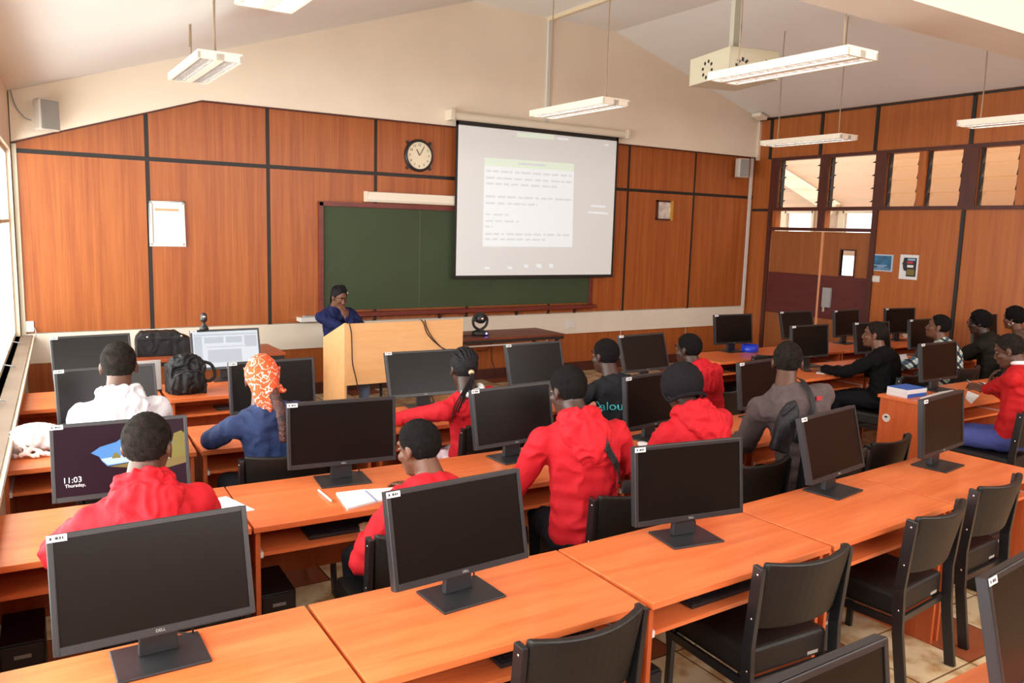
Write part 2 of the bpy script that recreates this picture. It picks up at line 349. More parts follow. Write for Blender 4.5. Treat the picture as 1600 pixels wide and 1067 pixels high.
# ------------------------------------------------------------------ room
D, XR, YB = 9.45, 10.7, -2.6        # front wall, right wall, back of the room
lw = lambda y: .17 - .06*(D-y)        # the left wall runs slightly askew
ZP = 3.33                             # top of the panelling
def ceil_z(x):
    P = [(-1.2, 2.78), (.2, 3.24), (5.24, 4.89), (7.59, 4.87), (10.72, 3.95), (11, 3.87)]
    for (a, za), (b, zb) in zip(P, P[1:]):
        if a <= x <= b: return za + (zb-za)*(x-a)/(b-a)
struct('floor', MB().prism([(lw(YB)-.02, YB), (14, YB), (14, 10), (lw(10)-.02, 10)], lambda a, b, t: (a, b, t), -.1, 0), 'floor')
c = MB(); P = [(-1.2, 2.78), (.2, 3.24), (5.24, 4.89), (7.59, 4.87), (10.72, 3.95), (11, 3.87)]
c.prism(P + [(11, 5.2), (-1.2, 5.2)], lambda a, b, t: (a, t, b), YB, D+.2)
struct('ceiling', c, 'ceil')
struct('trim_1', MB().prism([(6.41, 4.83), (6.47, 4.83), (6.47, 4.9), (6.41, 4.9)], lambda a, b, t: (a, t, b), YB, D), 'trim')
bm_ = MB().box(-.6, XR, 3.02, 3.44, 3.47, 4.9); struct('ceiling_beam', bm_, 'beam')
# front wall: backing, proud gable of cream plaster, veneer panels between black strips
struct('wall_front', MB().box(-.2, 11, D, D+.15, 0, 5.2), 'wallcream')
g = [(.175, 2.755), (1.95, ZP), (10.70, ZP), (10.70, 3.96), (7.59, 4.88), (5.24, 4.9), (.175, 3.23)]
struct('wall_front_gable', MB().prism(g, XZ(D-.07), 0, .07), 'plaster')
e = MB(); e.prism([(.175, 2.74), (1.95, ZP-.015), (10.70, ZP-.015), (10.70, ZP), (1.95, ZP), (.175, 2.755)], XZ(D-.075), 0, .075)
struct('trim_2', e, 'frame_dark')
def top(x): return min(ZP, 2.755 + (x-.175)*(ZP-2.755)/(1.95-.175)) - .012
xs = [.19, 1.393, 2.66, 3.97, 5.28, 6.62, 7.99, 9.345, 10.70]
wp = bpy.data.objects.new('wall_front_panelling', None); COL.objects.link(wp); wp['kind'] = 'structure'
for a, b in zip(xs, xs[1:]):
    a += .022; b -= .022
    obj('wood_panel', MB().box(a, b, D-.03, D, .88, 2.655), 'panel', wp)
    up = [(a, 2.70), (b, 2.70), (b, top(b))] + ([(1.95, top(1.95))] if a < 1.95 < b else []) + [(a, top(a))]
    obj('wood_panel', MB().prism(up, XZ(D-.03), 0, .03), 'panel', wp)
    obj('wood_panel', MB().box(a, b, D-.03, D, .14, .565), 'panel', wp)
k = 3
for x in xs[1:-1]:
    struct('trim_%d' % k, MB().box(x-.024, x+.024, D-.022, D, .87, top(x)), 'black'); k += 1
struct('trim_%d' % k, MB().box(.19, 10.7, D-.024, D, 2.655, 2.70), 'black'); k += 1
struct('trim_%d' % k, MB().box(.17, 10.63, D-.05, D, .565, .87), 'band', bevel=.004); k += 1
struct('baseboard_front', MB().box(.17, 10.7, D-.045, D, 0, .14), 'frame_dark')
struct('trim_%d' % k, MB().box(10.585, 10.64, D-.05, D, .87, ZP-.01), 'white'); k += 1
struct('trim_%d' % k, MB().box(10.655, 10.70, D-.12, D-.07, ZP-.05, 3.9), 'wallcream'); k += 1
struct('trim_%d' % k, MB().box(.175, .215, D-.05, D, .87, 2.74), 'sillw'); k += 1

struct('wall_back', MB().box(-1.2, 11, YB-.15, YB, 0, 5.2), 'panel_r')
# right wall with door, fanlights and louvred windows
holes = [(8.13, 8.90, 2.515, 3.255), (7.20, 7.98, 2.515, 3.255), (6.55, 7.03, 2.515, 3.25), (5.95, 6.45, 2.515, 3.25), (5.25, 5.75, 2.515, 3.25), (4.65, 5.15, 2.515, 3.25),
         (8.10, 8.92, 2.20, 2.46), (7.20, 7.99, 2.20, 2.46), (7.17, 9.02, 0, 2.15)]
def wall_holes(mb, y0, y1, z0, z1, x0, x1, holes):
    ys = sorted({y0, y1, *[h[0] for h in holes], *[h[1] for h in holes]}); zs = sorted({z0, z1, *[h[2] for h in holes], *[h[3] for h in holes]})
    for a, b in zip(ys, ys[1:]):
        st = None
        for c_, d in list(zip(zs, zs[1:])) + [(None, None)]:
            solid = c_ is not None and not any(h[0] <= (a+b)/2 <= h[1] and h[2] <= (c_+d)/2 <= h[3] for h in holes)
            if solid and st is None: st = c_
            if not solid and st is not None: mb.box(x0, x1, a, b, st, c_ if c_ is not None else z1); st = None
    return mb
struct('wall_right', wall_holes(MB(), YB, D, 0, 4.1, XR+.0, XR+.12, holes), 'panel_r')
def rtrim(y0, y1, z0, z1, m='black', dx=.02):
    global k; struct('trim_%d' % k, MB().box(XR-dx, XR, y0, y1, z0, z1), m); k += 1
for y in (9.115, 8.16, 7.24, 5.88, 4.55, 3.2, 1.9): rtrim(y-.024, y+.024, 3.29, 3.93)
rtrim(YB, D-.1, 3.915, 3.945)
for y in (5.88, 4.55, 3.2, 1.9): rtrim(y-.024, y+.024, 0, 2.47)
rtrim(9.06, D-.05, 2.455, 2.495)
F = 'frame_dark'
rtrim(1.9, 9.06, 3.25, 3.30, F, .035); rtrim(1.9, 9.06, 2.465, 2.515, F, .035)
for y0, y1 in ((8.90, 9.06), (7.98, 8.13), (7.03, 7.20), (6.45, 6.55), (5.75, 5.95), (5.15, 5.25)): rtrim(y0, y1, 2.515, 3.25, F if y1-y0 > .12 else 'panel_r', .03)
rtrim(8.99, 9.06, 0, 2.465, F, .035); rtrim(7.10, 7.18, 0, 2.465, F, .035); rtrim(7.18, 8.99, 2.15, 2.20, F, .035); rtrim(7.99, 8.10, 2.20, 2.465, F, .035)
struct('baseboard_right', MB().box(XR-.02, XR, YB, 7.1, 0, .12), 'frame_dark')
wn = 1
for i, (y0, y1, z0, z1) in enumerate(holes[:6]):
    w = bpy.data.objects.new('window_%d' % wn, None); COL.objects.link(w); w['kind'] = 'structure'; w.location = (XR, 0, 0); wn += 1
    fr = MB()
    for s in (y0+.008, y1-.03): fr.box(.02, .09, s, s+.022, z0, z1)
    n = 4; h = (z1-z0)/n
    ang = rad(20) if i >= 2 else rad(72)
    for j in range(n):
        zc = z0 + h*(j+.5)
        for yy in (y0+.03, y1-.036):
            q = h*.5; dx, dz = math.cos(PI/2-ang)*q, math.sin(PI/2-ang)*q
            fr.prism([(-dx*1.1, -dz), (dx*.2-.02, -dz), (dx*1.1, dz*1.0), (dx*.6, dz)], lambda a, b, t, yy=yy, zc=zc: (.04+a, yy+t, zc+b), 0, .006)
    obj('louvre_frame', fr, 'blackpl', w)
    for j in range(n):
        zc = z0 + h*(j+.5); q = h*.56; dx, dz = math.sin(ang)*q, math.cos(ang)*q
        b_ = MB().bar((.045-dx, (y0+y1)/2, zc-dz), (.045+dx, (y0+y1)/2, zc+dz), y1-y0-.07, .005, up=(1, 0, .01))
        obj('louvre_blade', b_, 'glassb' if i >= 2 else 'glass', w)
for i, (y0, y1, z0, z1) in enumerate(holes[6:8]):
    w = bpy.data.objects.new('window_%d' % wn, None); COL.objects.link(w); w['kind'] = 'structure'; w.location = (XR, 0, 0); wn += 1
    obj('pane', MB().box(.05, .055, y0, y1, z0, z1), 'glass', w)
# the double door
dr = bpy.data.objects.new('door_1', None); COL.objects.link(dr); dr['kind'] = 'structure'; dr.location = (XR, 0, 0)
hole = (7.43, 7.66, 1.50, 1.87)
l1 = MB().box(.01, .05, 8.02, 8.985, .01, 2.14); obj('door_leaf', l1, 'doorwood', dr)
l2 = wall_holes(MB(), 7.19, 7.99, .01, 2.14, .01, .05, [hole]); obj('door_leaf', l2, 'doorwood', dr)
obj('push_board', MB().box(.0, .012, 8.02, 8.985, .82, 1.48), 'maroon', dr); obj('push_board', MB().box(.0, .012, 7.19, 7.985, .82, 1.48), 'maroon', dr)
obj('meeting_strip', MB().box(-.012, .012, 7.985, 8.018, .01, 2.14), mat('pale_edge_wood', (.75, .33, .16), .5), dr)
v = MB(); v.box(-.004, .055, 7.41, 7.43, 1.48, 1.89); v.box(-.004, .055, 7.66, 7.68, 1.48, 1.89); v.box(-.004, .055, 7.43, 7.66, 1.48, 1.50); v.box(-.004, .055, 7.43, 7.66, 1.87, 1.89)
vf = obj('vision_frame', v, 'frame_dark', dr); obj('vision_glass', MB().box(.028, .032, 7.43, 7.66, 1.50, 1.87), 'glass', vf)
lk = obj('lock_box', MB().box(-.05, -.001, 7.76, 7.90, 1.0, 1.30), 'grey', dr, bevel=.006); obj('lock_lever', MB().box(-.045, -.02, 7.84, 7.88, .93, 1.0), 'chrome', lk)
# corridor beyond the right wall
cm = MB(); wall_holes(cm, 2, 13, 0, 5, 12.7, 12.8, [(9.72, 10.35, 2.0, 2.53), (8.42, 9.1, 2.0, 2.53), (8.1, 9.2, 1.0, 1.75)])
struct('wall_corridor', cm, 'corr')
struct('trim_%d' % k, MB().bar((12.6, 10.9, 3.45), (12.6, 9.2, 2.55), .12, .22, up=(0, .5, 1)), 'corrl'); k += 1
fm = MB()
for y0, y1, z0, z1 in ((9.72, 10.35, 2.0, 2.53), (8.42, 9.1, 2.0, 2.53)):
    fm.box(12.66, 12.7, y0-.02, y0+.03, z0, z1); fm.box(12.66, 12.7, y1-.03, y1+.09, z0, z1); fm.box(12.66, 12.7, y0, y1, z1-.04, z1+.03)
struct('trim_%d' % k, fm, 'corrl'); k += 1
# left wall with the long window band
def LW(a, b, t): return (lw(a)+t, a, b)       # a along y, b height, t into the room
lm = MB()
def lbox(mb, y0, y1, z0, z1, t0, t1): return mb.prism([(y0, z0), (y1, z0), (y1, z1), (y0, z1)], LW, t0, t1)
lbox(lm, YB, D, 0, .86, -.15, 0); lbox(lm, YB, D, 2.68, 3.3, -.15, 0); lbox(lm, 9.33, D, .86, 2.68, -.15, 0)
struct('wall_left', lm, 'wallcream')
struct('baseboard_left', lbox(MB(), YB, D, 0, .1, 0, .015), 'frame_dark')
struct('trim_%d' % k, lbox(MB(), YB, D-.02, .83, .86, -.1, .10), 'sill'); k += 1
struct('trim_%d' % k, lbox(MB(), YB, D-.02, .815, .85, .10, .12), 'sillw'); k += 1
struct('trim_%d' % k, lbox(MB(), YB, D-.05, .50, .56, 0, .05), 'band'); k += 1
ys = [9.33, 8.0, 6.65, 5.3, 3.95, 2.6, 1.25, -.1, -1.3]
for y1, y0 in zip(ys, ys[1:]):
    w = bpy.data.objects.new('window_%d' % wn, None); COL.objects.link(w); w['kind'] = 'structure'; wn += 1
    f = MB()
    for a, b in ((y0, y0+.03), (y1-.03, y1)): lbox(f, a, b, .86, 2.68, -.12, -.04)
    for a, b in ((.86, .90), (2.64, 2.68), (1.98, 2.01)): lbox(f, y0, y1, a, b, -.12, -.04)
    lbox(f, (y0+y1)/2-.015, (y0+y1)/2+.015, .86, 1.98, -.11, -.05)
    obj('window_frame', f, 'sillw', w)
    obj('pane', lbox(MB(), y0+.03, y1-.03, .9, 2.64, -.09, -.085), 'glass', w)
    hk = MB()
    q = (y0+y1)/2; hk.tube([LW(q, .90, -.04), LW(q, .885, .02), LW(q+.01, .875, .04)], .005, 6)
    obj('window_stay', hk, 'grey', w)
lbox(MB(), 0, 1, 0, 1, 0, 1)
for lab, px in (('white double socket on the left wall below the sill, nearest the front corner', 8.4), ('grey socket box low on the left wall beside the second desk row from the front', 6.2), ('grey socket box low on the left wall beside the white bag', 5.0)):
    o = obj('wall_socket', lbox(MB(), px, px+.14, .60, .72, 0, .04), 'white', bevel=.005); tag(o, lab, 'socket', 'sockets along the left wall')
cb = obj('cable', MB().tube(catmull([LW(9.42, .93, .12), LW(9.3, .85, .13), LW(9.2, .6, .04), LW(9.15, .3, .02)]), .006, 6), 'grey'); tag(cb, 'grey cable dropping down the front left corner below the small socket', 'cable')

# ------------------------------------------------------------------ things on the front wall
fy = D-.03
# chalkboard
cbd = thing('chalkboard', 'long green chalkboard in dark red wooden frame on the front wall', 'chalkboard', (5.3, fy-.05, 0))
bx0, bx1, bz0, bz1 = 3.24-5.3, 7.36-5.3, .985, 2.31
obj('board_surface', MB().box(bx0+.05, bx1-.05, .02, .04, bz0+.03, bz1-.05), 'green', cbd)
f = MB(); f.box(bx0, bx0+.055, 0, .05, bz0, bz1); f.box(bx1-.055, bx1, 0, .05, bz0, bz1); f.box(bx0, bx1, 0, .05, bz1-.05, bz1)
obj('frame', f, 'board_frame', cbd, bevel=.004)
obj('joint_strip', MB().box(-.74, -.735, .017, .02, bz0+.03, bz1-.05), mat('board_joint_line', (.11, .14, .08), .6), cbd)
obj('chalk_ledge', MB().prism([(0, 0), (-.12, .0), (-.12, .03), (-.1, .05), (0, .05)], lambda a, b, t: (t, a+.04, b+.94), bx0, bx1+.03), 'board_frame', cbd)
bk = MB()
for x in (-1.55, -.45, .75, 1.75): bk.prism([(0, 0), (-.09, .0), (0, -.09)], lambda a, b, t, x=x: (x+t, a+.045, b+.94), 0, .03)
obj('bracket', bk, 'frame_dark', cbd)
# projection screen
y = 9.28
a, b_, c_, d = aty(712, 193, y), aty(966, 212, y), aty(958, 433, y), aty(709, 433, y)
x0, x1, z0, z1 = (a.x+d.x)/2, (b_.x+c_.x)/2, (c_.z+d.z)/2, (a.z+b_.z)/2
scx = (x0+x1)/2
ps = thing('projection_screen', 'pulled-down white projection screen with black border, showing a pale slide', 'projector screen', (scx, y, 0))
w2 = (x1-x0)/2
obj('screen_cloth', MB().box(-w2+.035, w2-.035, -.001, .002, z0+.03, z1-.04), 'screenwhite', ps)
f = MB(); f.box(-w2, -w2+.035, -.001, .003, z0, z1); f.box(w2-.035, w2, -.001, .003, z0, z1); f.box(-w2, w2, -.001, .003, z1-.045, z1+.02); f.box(-w2, w2, -.006, .008, z0-.01, z0+.03)
obj('black_border', f, 'black', ps)
f = MB().tube([(-w2-.06, .0, z1+.06), (w2+.14, .0, z1+.06)], .05, 14); f.box(-w2-.1, -w2-.05, -.06, .1, z1, z1+.13); f.box(w2+.12, w2+.16, -.06, .1, z1, z1+.12)
obj('roller_case', f, 'cream', ps)
obj('pull_cord', MB().tube([(-.75, 0, z0), (-.755, 0, z0-.14)], .006, 6), 'black', ps)
q = [aty(757, 246, y), aty(897, 256, y), aty(894, 386, y), aty(754, 385, y)]
def onscreen(u, v, off):
    p = (q[0]*(1-u)+q[1]*u)*(1-v) + (q[3]*(1-u)+q[2]*u)*v; return (p.x-scx, -off, p.z)
def qd(u0, u1, v0, v1, off): return [onscreen(u0, v0, off), onscreen(u1, v0, off), onscreen(u1, v1, off), onscreen(u0, v1, off)]
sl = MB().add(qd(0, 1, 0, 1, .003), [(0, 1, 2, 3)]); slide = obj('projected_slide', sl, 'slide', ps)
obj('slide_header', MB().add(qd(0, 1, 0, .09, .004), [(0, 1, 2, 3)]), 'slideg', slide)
random.seed(3)
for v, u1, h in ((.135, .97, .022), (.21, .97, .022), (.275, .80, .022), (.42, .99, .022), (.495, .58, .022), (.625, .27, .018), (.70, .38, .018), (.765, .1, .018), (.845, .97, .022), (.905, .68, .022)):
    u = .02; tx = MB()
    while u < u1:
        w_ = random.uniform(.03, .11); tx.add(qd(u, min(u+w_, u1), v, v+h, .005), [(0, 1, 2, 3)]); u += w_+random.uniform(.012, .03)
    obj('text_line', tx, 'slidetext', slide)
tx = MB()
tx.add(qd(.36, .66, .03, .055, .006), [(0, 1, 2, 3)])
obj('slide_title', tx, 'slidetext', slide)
def pq(px0, px1, py0, py1, off):
    P_ = [aty(px0, py0, y), aty(px1, py0+(px1-px0)*.07, y), aty(px1, py1+(px1-px0)*.07, y), aty(px0, py1, y)]
    return [(p.x-scx, -off, p.z) for p in P_]
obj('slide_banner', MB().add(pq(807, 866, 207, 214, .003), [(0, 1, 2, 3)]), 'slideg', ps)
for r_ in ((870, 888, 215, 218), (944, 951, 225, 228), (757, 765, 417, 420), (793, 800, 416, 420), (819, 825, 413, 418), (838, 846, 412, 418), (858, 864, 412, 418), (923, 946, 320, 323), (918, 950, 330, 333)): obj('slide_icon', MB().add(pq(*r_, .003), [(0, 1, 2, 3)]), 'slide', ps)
# strip light above the board
lb = thing('board_light', 'long cream strip light housing above the chalkboard', 'light fitting', (4.45, fy, 0))
obj('housing', MB().prism([(0, 2.33), (-.10, 2.33), (-.12, 2.36), (-.10, 2.45), (0, 2.46)], lambda a, b, t: (t, a, b), -.63, .75), 'lampwhite', lb, bevel=.004)
obj('end_cap', MB().box(-.635, -.63, -.115, 0, 2.335, 2.455), 'cream', lb)
# clock
ck = thing('wall_clock', 'round cream wall clock with black rim showing just past eleven', 'clock', (4.54, fy, 2.93)); R_ = Matrix.Rotation(PI/2, 4, 'X')
obj('rim', MB().lathe([(.0, 0), (.19, 0), (.2, .02), (.185, .045), (.168, .045), (.165, .03), (0, .03)], 40, R_), 'blackpl', ck, smooth=True)
obj('face', MB().lathe([(0, .03), (.166, .03), (.166, .034), (0, .034)], 40, R_), 'clockface', ck)
sp = MB()
for a in (45, 135, 225, 315): sp.bar((.185*math.cos(rad(a)), -.02, .185*math.sin(rad(a))), (.235*math.cos(rad(a)), -.02, .235*math.sin(rad(a))), .03, .02, up=(0, 1, 0))
obj('rim_lug', sp, 'blackpl', ck)
for n in range(1, 13):
    a = rad(90-30*n); text_obj('numeral', str(n), .042, 'black', ck, Matrix.Translation((.13*math.cos(a), -.036, .13*math.sin(a))) @ Matrix.Rotation(PI/2, 4, 'X'))
for nm, deg, L, w_ in (('hour_hand', 90-30*11.05, .085, .010), ('minute_hand', 90-6*5, .125, .007)):
    a = rad(deg); obj(nm, MB().bar((0, -.04, 0), (L*math.cos(a), -.04, L*math.sin(a)), w_, .002, up=(0, 1, 0)), 'black', ck)
# framed notice, framed picture
nf = thing('framed_notice', 'white printed notice in a rounded silver snap frame on the front wall', 'notice', (1.57, fy, 2.005))
f = MB(); f.box(-.175, -.145, -.025, 0, -.235, .235); f.box(.145, .175, -.025, 0, -.235, .235); f.box(-.175, .175, -.025, 0, .205, .235); f.box(-.175, .175, -.025, 0, -.235, -.205)
obj('snap_frame', f, 'white', nf, bevel=.008, seg=3); ct = MB()
for sx in (-1, 1):
    for sz in (-1, 1): ct.box(sx*.16-.014, sx*.16+.014, -.027, -.002, sz*.22-.014, sz*.22+.014)
obj('frame_corner', ct, 'grey', nf, bevel=.006)
sh = obj('sheet', MB().box(-.145, .145, -.01, 0, -.205, .205), 'paper', nf)
obj('heading_band', MB().box(-.12, .12, -.0115, -.01, .135, .16), 'orange', sh)
ln = MB(); random.seed(5)
ln.box(-.11, -.01, -.0115, -.01, .175, .187); ln.box(.015, .115, -.0115, -.01, .172, .186)
for i in range(13):
    ln.box(-.12, -.12+random.uniform(.12, .24), -.0115, -.01, .1-.022*i, .106-.022*i)
obj('print', ln, 'lines', sh)
pf = thing('framed_picture', 'small framed picture with brass edge on the front wall right of the screen', 'picture', (8.72, fy, 2.40))
f = MB(); f.box(-.165, -.135, -.03, 0, -.14, .15); f.box(-.165, .165, -.03, 0, .125, .15); f.box(-.165, .165, -.03, 0, -.15, -.125)
obj('frame', f, 'frame_dark', pf); obj('brass_edge', MB().box(.12, .17, -.035, 0, -.15, .15), 'brass', pf); obj('picture_sheet', MB().box(-.135, .12, -.015, 0, -.125, .125), mat('faded_print', (.62, .54, .48), .3, var=.35, vscale=12), pf)
# speakers
def speaker(loc, rz, lab):
    s = thing('wall_speaker', lab, 'speaker', loc, rz, 'white wall speakers')
    obj('cabinet', MB().box(-.1, .1, -.12, .0, -.15, .15), 'speaker', s, bevel=.02, seg=3)
    obj('grille', MB().box(-.085, .085, -.128, -.115, -.135, .135), 'greyd', s, bevel=.006)
    obj('bracket', MB().box(-.03, .03, 0, .09, -.03, .03), 'grey', s)
    return s
p = aty(68, 180, 9.25); speaker((p.x, 9.27, p.z), rad(25), 'pale wall speaker high in the left front corner above the panelling')
p = aty(1157, 263, 9.3); speaker((p.x, 9.31, p.z), rad(-12), 'pale wall speaker on the panelling in the right front corner')
tag(obj('speaker_cable', MB().tube(catmull([aty(16, 140, 9.36), aty(24, 165, 9.36), aty(38, 183, 9.34), aty(49, 188, 9.3)]), .006, 6), 'grey'), 'thin cable drooping from the left ceiling corner to the speaker', 'cable')
# trunking up the gable, junction box in the right corner, sockets, white tray
struct('trim_%d' % k, MB().box(6.42, 6.47, D-.10, D-.07, ZP+.12, 4.85), 'white'); k += 1
o = tag(obj('junction_box', MB().box(-.09, .09, -.09, .09, -.03, .03), 'lampwhite', bevel=.01), 'small cream junction box on the ceiling above the right front corner', 'junction box'); o.location = (10.50, 9.22, 3.955); o.rotation_euler = (0, rad(16), 0)
for nm, lab, x, z, w_, yy in (('socket_outlet', 'white socket outlet on the cream dado band right of the dark table', 7.0, .705, .075, D-.05), ('socket_outlet', 'small cream socket on the panelling in the front left corner', .235, .945, .05, fy)):
    s = thing(nm, lab, 'socket', (x, yy, z)); obj('plate', MB().box(-w_, w_, -.015, 0, -.055, .055), 'white', s, bevel=.004); obj('switch_rocker', MB().box(-.012, .012, -.02, -.012, .012, .035), 'cream', s)
o = thing('wall_tray', 'small white shelf tray on the wall at the left end of the chalkboard', 'tray', (3.10, fy, .93)); obj('tray_body', MB().box(-.13, .13, -.16, 0, -.03, .02), 'white', o, bevel=.006); obj('tray_lid', MB().box(-.06, .12, -.13, -.02, .02, .035), 'grey', o)
# posters and switch on the right wall
def rw(a, b, t): return (XR-t, a, b)
p = thing('poster', 'blue landscape poster with pale border beside the door', 'poster', (XR, 6.985, 1.72))
def rq(mb, y0, y1, z0, z1, t0, t1): return mb.box(-t1, -t0, y0, y1, z0, z1)
obj('sheet', rq(MB(), -.175, .175, -.12, .12, 0, .004), mat('poster_border_blue', (.42, .52, .62), .6), p)
obj('picture', rq(MB(), -.150, .145, -.10, .10, .004, .006), 'postb', p)
f = MB(); rq(f, -.09, .12, -.045, -.03, .006, .007); rq(f, -.05, .06, -.065, -.05, .006, .007); rq(f, -.12, .12, -.085, -.075, .006, .007); obj('print', f, 'postl', p)
p = thing('poster', 'white portrait poster with a black head silhouette on the right wall', 'poster', (XR, 6.57, 1.68))
obj('sheet', rq(MB(), -.135, .135, -.17, .17, 0, .004), 'paper', p)
hd = [(.075, .13), (-.11, .13), (-.11, -.13), (.03, -.13), (.03, -.06), (.07, -.045), (.085, .0), (.085, .03), (.10, .045), (.085, .07)]
obj('head_silhouette', MB().prism(hd, lambda a, b, t: (-t, a, b), .004, .006), 'postk', p)
for nm, m_, r_ in (('print_block', 'posty', (-.09, .02, -.11, -.03)), ('print_block', 'postr', (-.06, .03, .05, .08)), ('print_block', 'postl', (-.09, .02, .09, .12)), ('print_block', 'paper', (-.07, .02, -.005, .03))):
    f = MB(); rq(f, *r_, .006, .007); obj(nm, f, m_, p)
p = thing('light_switch', 'white light switch plate below the blue poster', 'switch', (XR, 7.075, 1.485)); obj('plate', rq(MB(), -.085, .085, -.045, .045, 0, .012), 'white', p, bevel=.004)
f = MB(); rq(f, -.05, -.02, -.02, .02, .012, .016); rq(f, .02, .05, -.02, .02, .012, .016); obj('rocker', f, 'cream', p)

# ------------------------------------------------------------------ ceiling luminaires
def make_lamp():
    t = thing('pendant_luminaire', '', 'light', (0, 0, 0), 0, 'hanging twin-tube luminaires')
    w, L, h = .155, .6, .06
    b = MB(); b.box(-w, w, -L, L, .045, h)
    for x0, x1 in ((-w, -w+.018), (-.028, .028), (w-.018, w)): b.box(x0, x1, -L, L, 0, .045)
    b.box(-w, w, -L, -L+.02, 0, .045); b.box(-w, w, L-.02, L, 0, .045)
    obj('housing', b, 'lampwhite', t)
    for s in (-1, 1):
        x = s*.083
        r = MB().prism([(x-.052, .004), (x-.048, .004), (x-.025, .040), (x+.025, .040), (x+.048, .004), (x+.052, .004), (x+.028, .0445), (x-.028, .0445)], lambda a, b, t_: (a, t_, b), -L+.02, L-.02)
        rf = obj('reflector', r, 'reflector', t)
        bl = MB()
        for i in range(14):
            y_ = -L+.06+i*(2*L-.12)/13; bl.prism([(x-.048, .002), (x+.048, .002), (x+.03, .022), (x-.03, .022)], lambda a, b, t_, y_=y_: (a, y_+t_, b), -.0015, .0015)
        for q in (-.0465, .0465): bl.box(x+q-.001, x+q+.001, -L+.05, L-.05, .002, .012)
        obj('louvre', bl, 'reflector', rf)
        obj('tube', MB().tube([(x, -L+.03, .027), (x, L-.03, .027)], .013, 10), 'tube', t, smooth=True)
    return t
lamp0 = make_lamp()
lamps = [((4.85, 6.54), 'lit pendant luminaire hanging just above the projection screen'), ((1.44, 6.87), 'pendant luminaire hanging at the left with grey louvres, above the framed notice'),
         ((4.75, 3.96), 'large lit pendant luminaire hanging in front of the projector cage'), ((8.50, 6.70), 'small lit pendant luminaire hanging above the door fanlights'),
         ((8.40, 4.10), 'pendant luminaire cut off by the right edge, in front of the panelled wall'), ((1.30, 4.05), 'pendant luminaire cut off by the top edge at the left')]
LZ = 3.20
for i, ((x, y_), lab) in enumerate(lamps):
    o = lamp0 if i == 0 else dup(lamp0, (0, 0, 0), 0, lab, 'hanging twin-tube luminaires')
    o.location = (x, y_, LZ); o['label'] = lab
    if i == 1:
        for ch in [q for q in COL.objects if q.parent == o and q.name.startswith('tube')]:
            ch.data = ch.data.copy(); ch.data.materials[0] = mat('dim_fluorescent_tube', (.6, .58, .55), .3)
    zc = ceil_z(x) - LZ
    for s in (-1, 1):
        wv = [(0, s*.45, .05), (.008*s, s*.45, .4), (-.006, s*.45, zc*.6), (0, s*.45, zc+.02)]
        obj('suspension_cord', MB().tube(catmull(wv), .006, 6), 'cord', o)

# projector cage on a pole
pc = thing('projector_cage', 'cream steel projector cage with slotted sides on a ceiling pole', 'projector cage', (5.20, 4.88, 3.29), rad(-13))
wx, wy, hz = .23, .29, .22
cg = MB(); t_ = .008
cg.box(-wx, wx, -wy, wy, 0, t_)
cg.box(-wx, wx, -wy, -wy+t_, 0, hz); cg.box(-wx, wx, wy-t_, wy, 0, hz); cg.box(-wx, -wx+t_, -wy, wy, 0, hz); cg.box(wx-t_, wx, -wy, wy, 0, hz)
obj('cage_body', cg, mat('cage_enamel', (.55, .50, .36), .5), pc, bevel=.003)
for cx_, n in ((-.05, 8),):
    for j in range(n):
        a = 2*PI*j/n+.2; sl = MB(); sl.bar((-wx-.001, .02+.055*math.cos(a), .095+.05*math.sin(a)), (-wx-.001, .02+.08*math.cos(a), .095+.075*math.sin(a)), .022, .004, up=(1, 0, 0)); obj('cage_slot', sl, 'black', pc)
for cx_ in (-.11, .11):
    for j in range(5):
        a = PI*j/4; sl = MB(); sl.bar((cx_+.035*math.cos(a), -wy-.001, .085+.03*math.sin(a)), (cx_+.065*math.cos(a), -wy-.001, .085+.06*math.sin(a)), .02, .004, up=(0, 1, 0)); obj('cage_slot', sl, 'black', pc)

obj('pole', MB().box(-.035, .02, -.03, .03, hz-.01, 4.878-3.29), mat('pole_enamel', (.48, .46, .36), .5), pc)
obj('projector_unit', MB().box(-.14, .14, -.15, .15, .02, .12), 'grey', pc, bevel=.01)

# ------------------------------------------------------------------ desks
def make_desk(w, dp, plain=False):
    t = thing('computer_desk', '', 'desk'); h = .75
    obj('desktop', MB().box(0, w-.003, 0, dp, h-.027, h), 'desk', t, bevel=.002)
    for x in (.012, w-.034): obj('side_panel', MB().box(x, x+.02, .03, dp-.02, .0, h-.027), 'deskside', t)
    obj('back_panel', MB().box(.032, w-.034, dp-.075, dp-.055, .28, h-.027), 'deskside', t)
    tr = obj('keyboard_tray', MB().box(.045, w-.047, .035, .36, .60, .618), 'desk', t)
    obj('tray_runner', MB().box(.0325, .0445, .03, .36, .596, .622).box(w-.046, w-.0345, .03, .36, .596, .622), 'white', tr)
    return t
ORD = ['first', 'second', 'third', 'fourth', 'fifth', 'sixth', 'seventh']
protos = {}
DESKS = {}
def desk_row(key, pts, dp, rowname, skip=()):
    n = len(pts)-1; back = [Vector((x, y_+dp)) for x, y_ in pts]
    for i in range(n):
        if i in skip: continue
        a, b = back[i], back[i+1]; w = (b-a).length; rz = math.atan2(b.y-a.y, b.x-a.x); a = a + Vector((math.sin(rz), -math.cos(rz)))*dp
        pk = (int(w*100)/100, dp)
        lab = 'orange laminate computer desk, %s from the left in %s' % (ORD[i], rowname)
        grp = 'computer desks in ' + rowname
        if pk not in protos:
            protos[pk] = make_desk(pk[0]-.003, dp); o = protos[pk]; o['label'] = lab; o['group'] = grp
        else: o = dup(protos[pk], (0, 0, 0), 0, lab, grp)
        o.location = (a.x, a.y, 0); o.rotation_euler = (0, 0, rz); DESKS[(key, i)] = (a, rz, w)
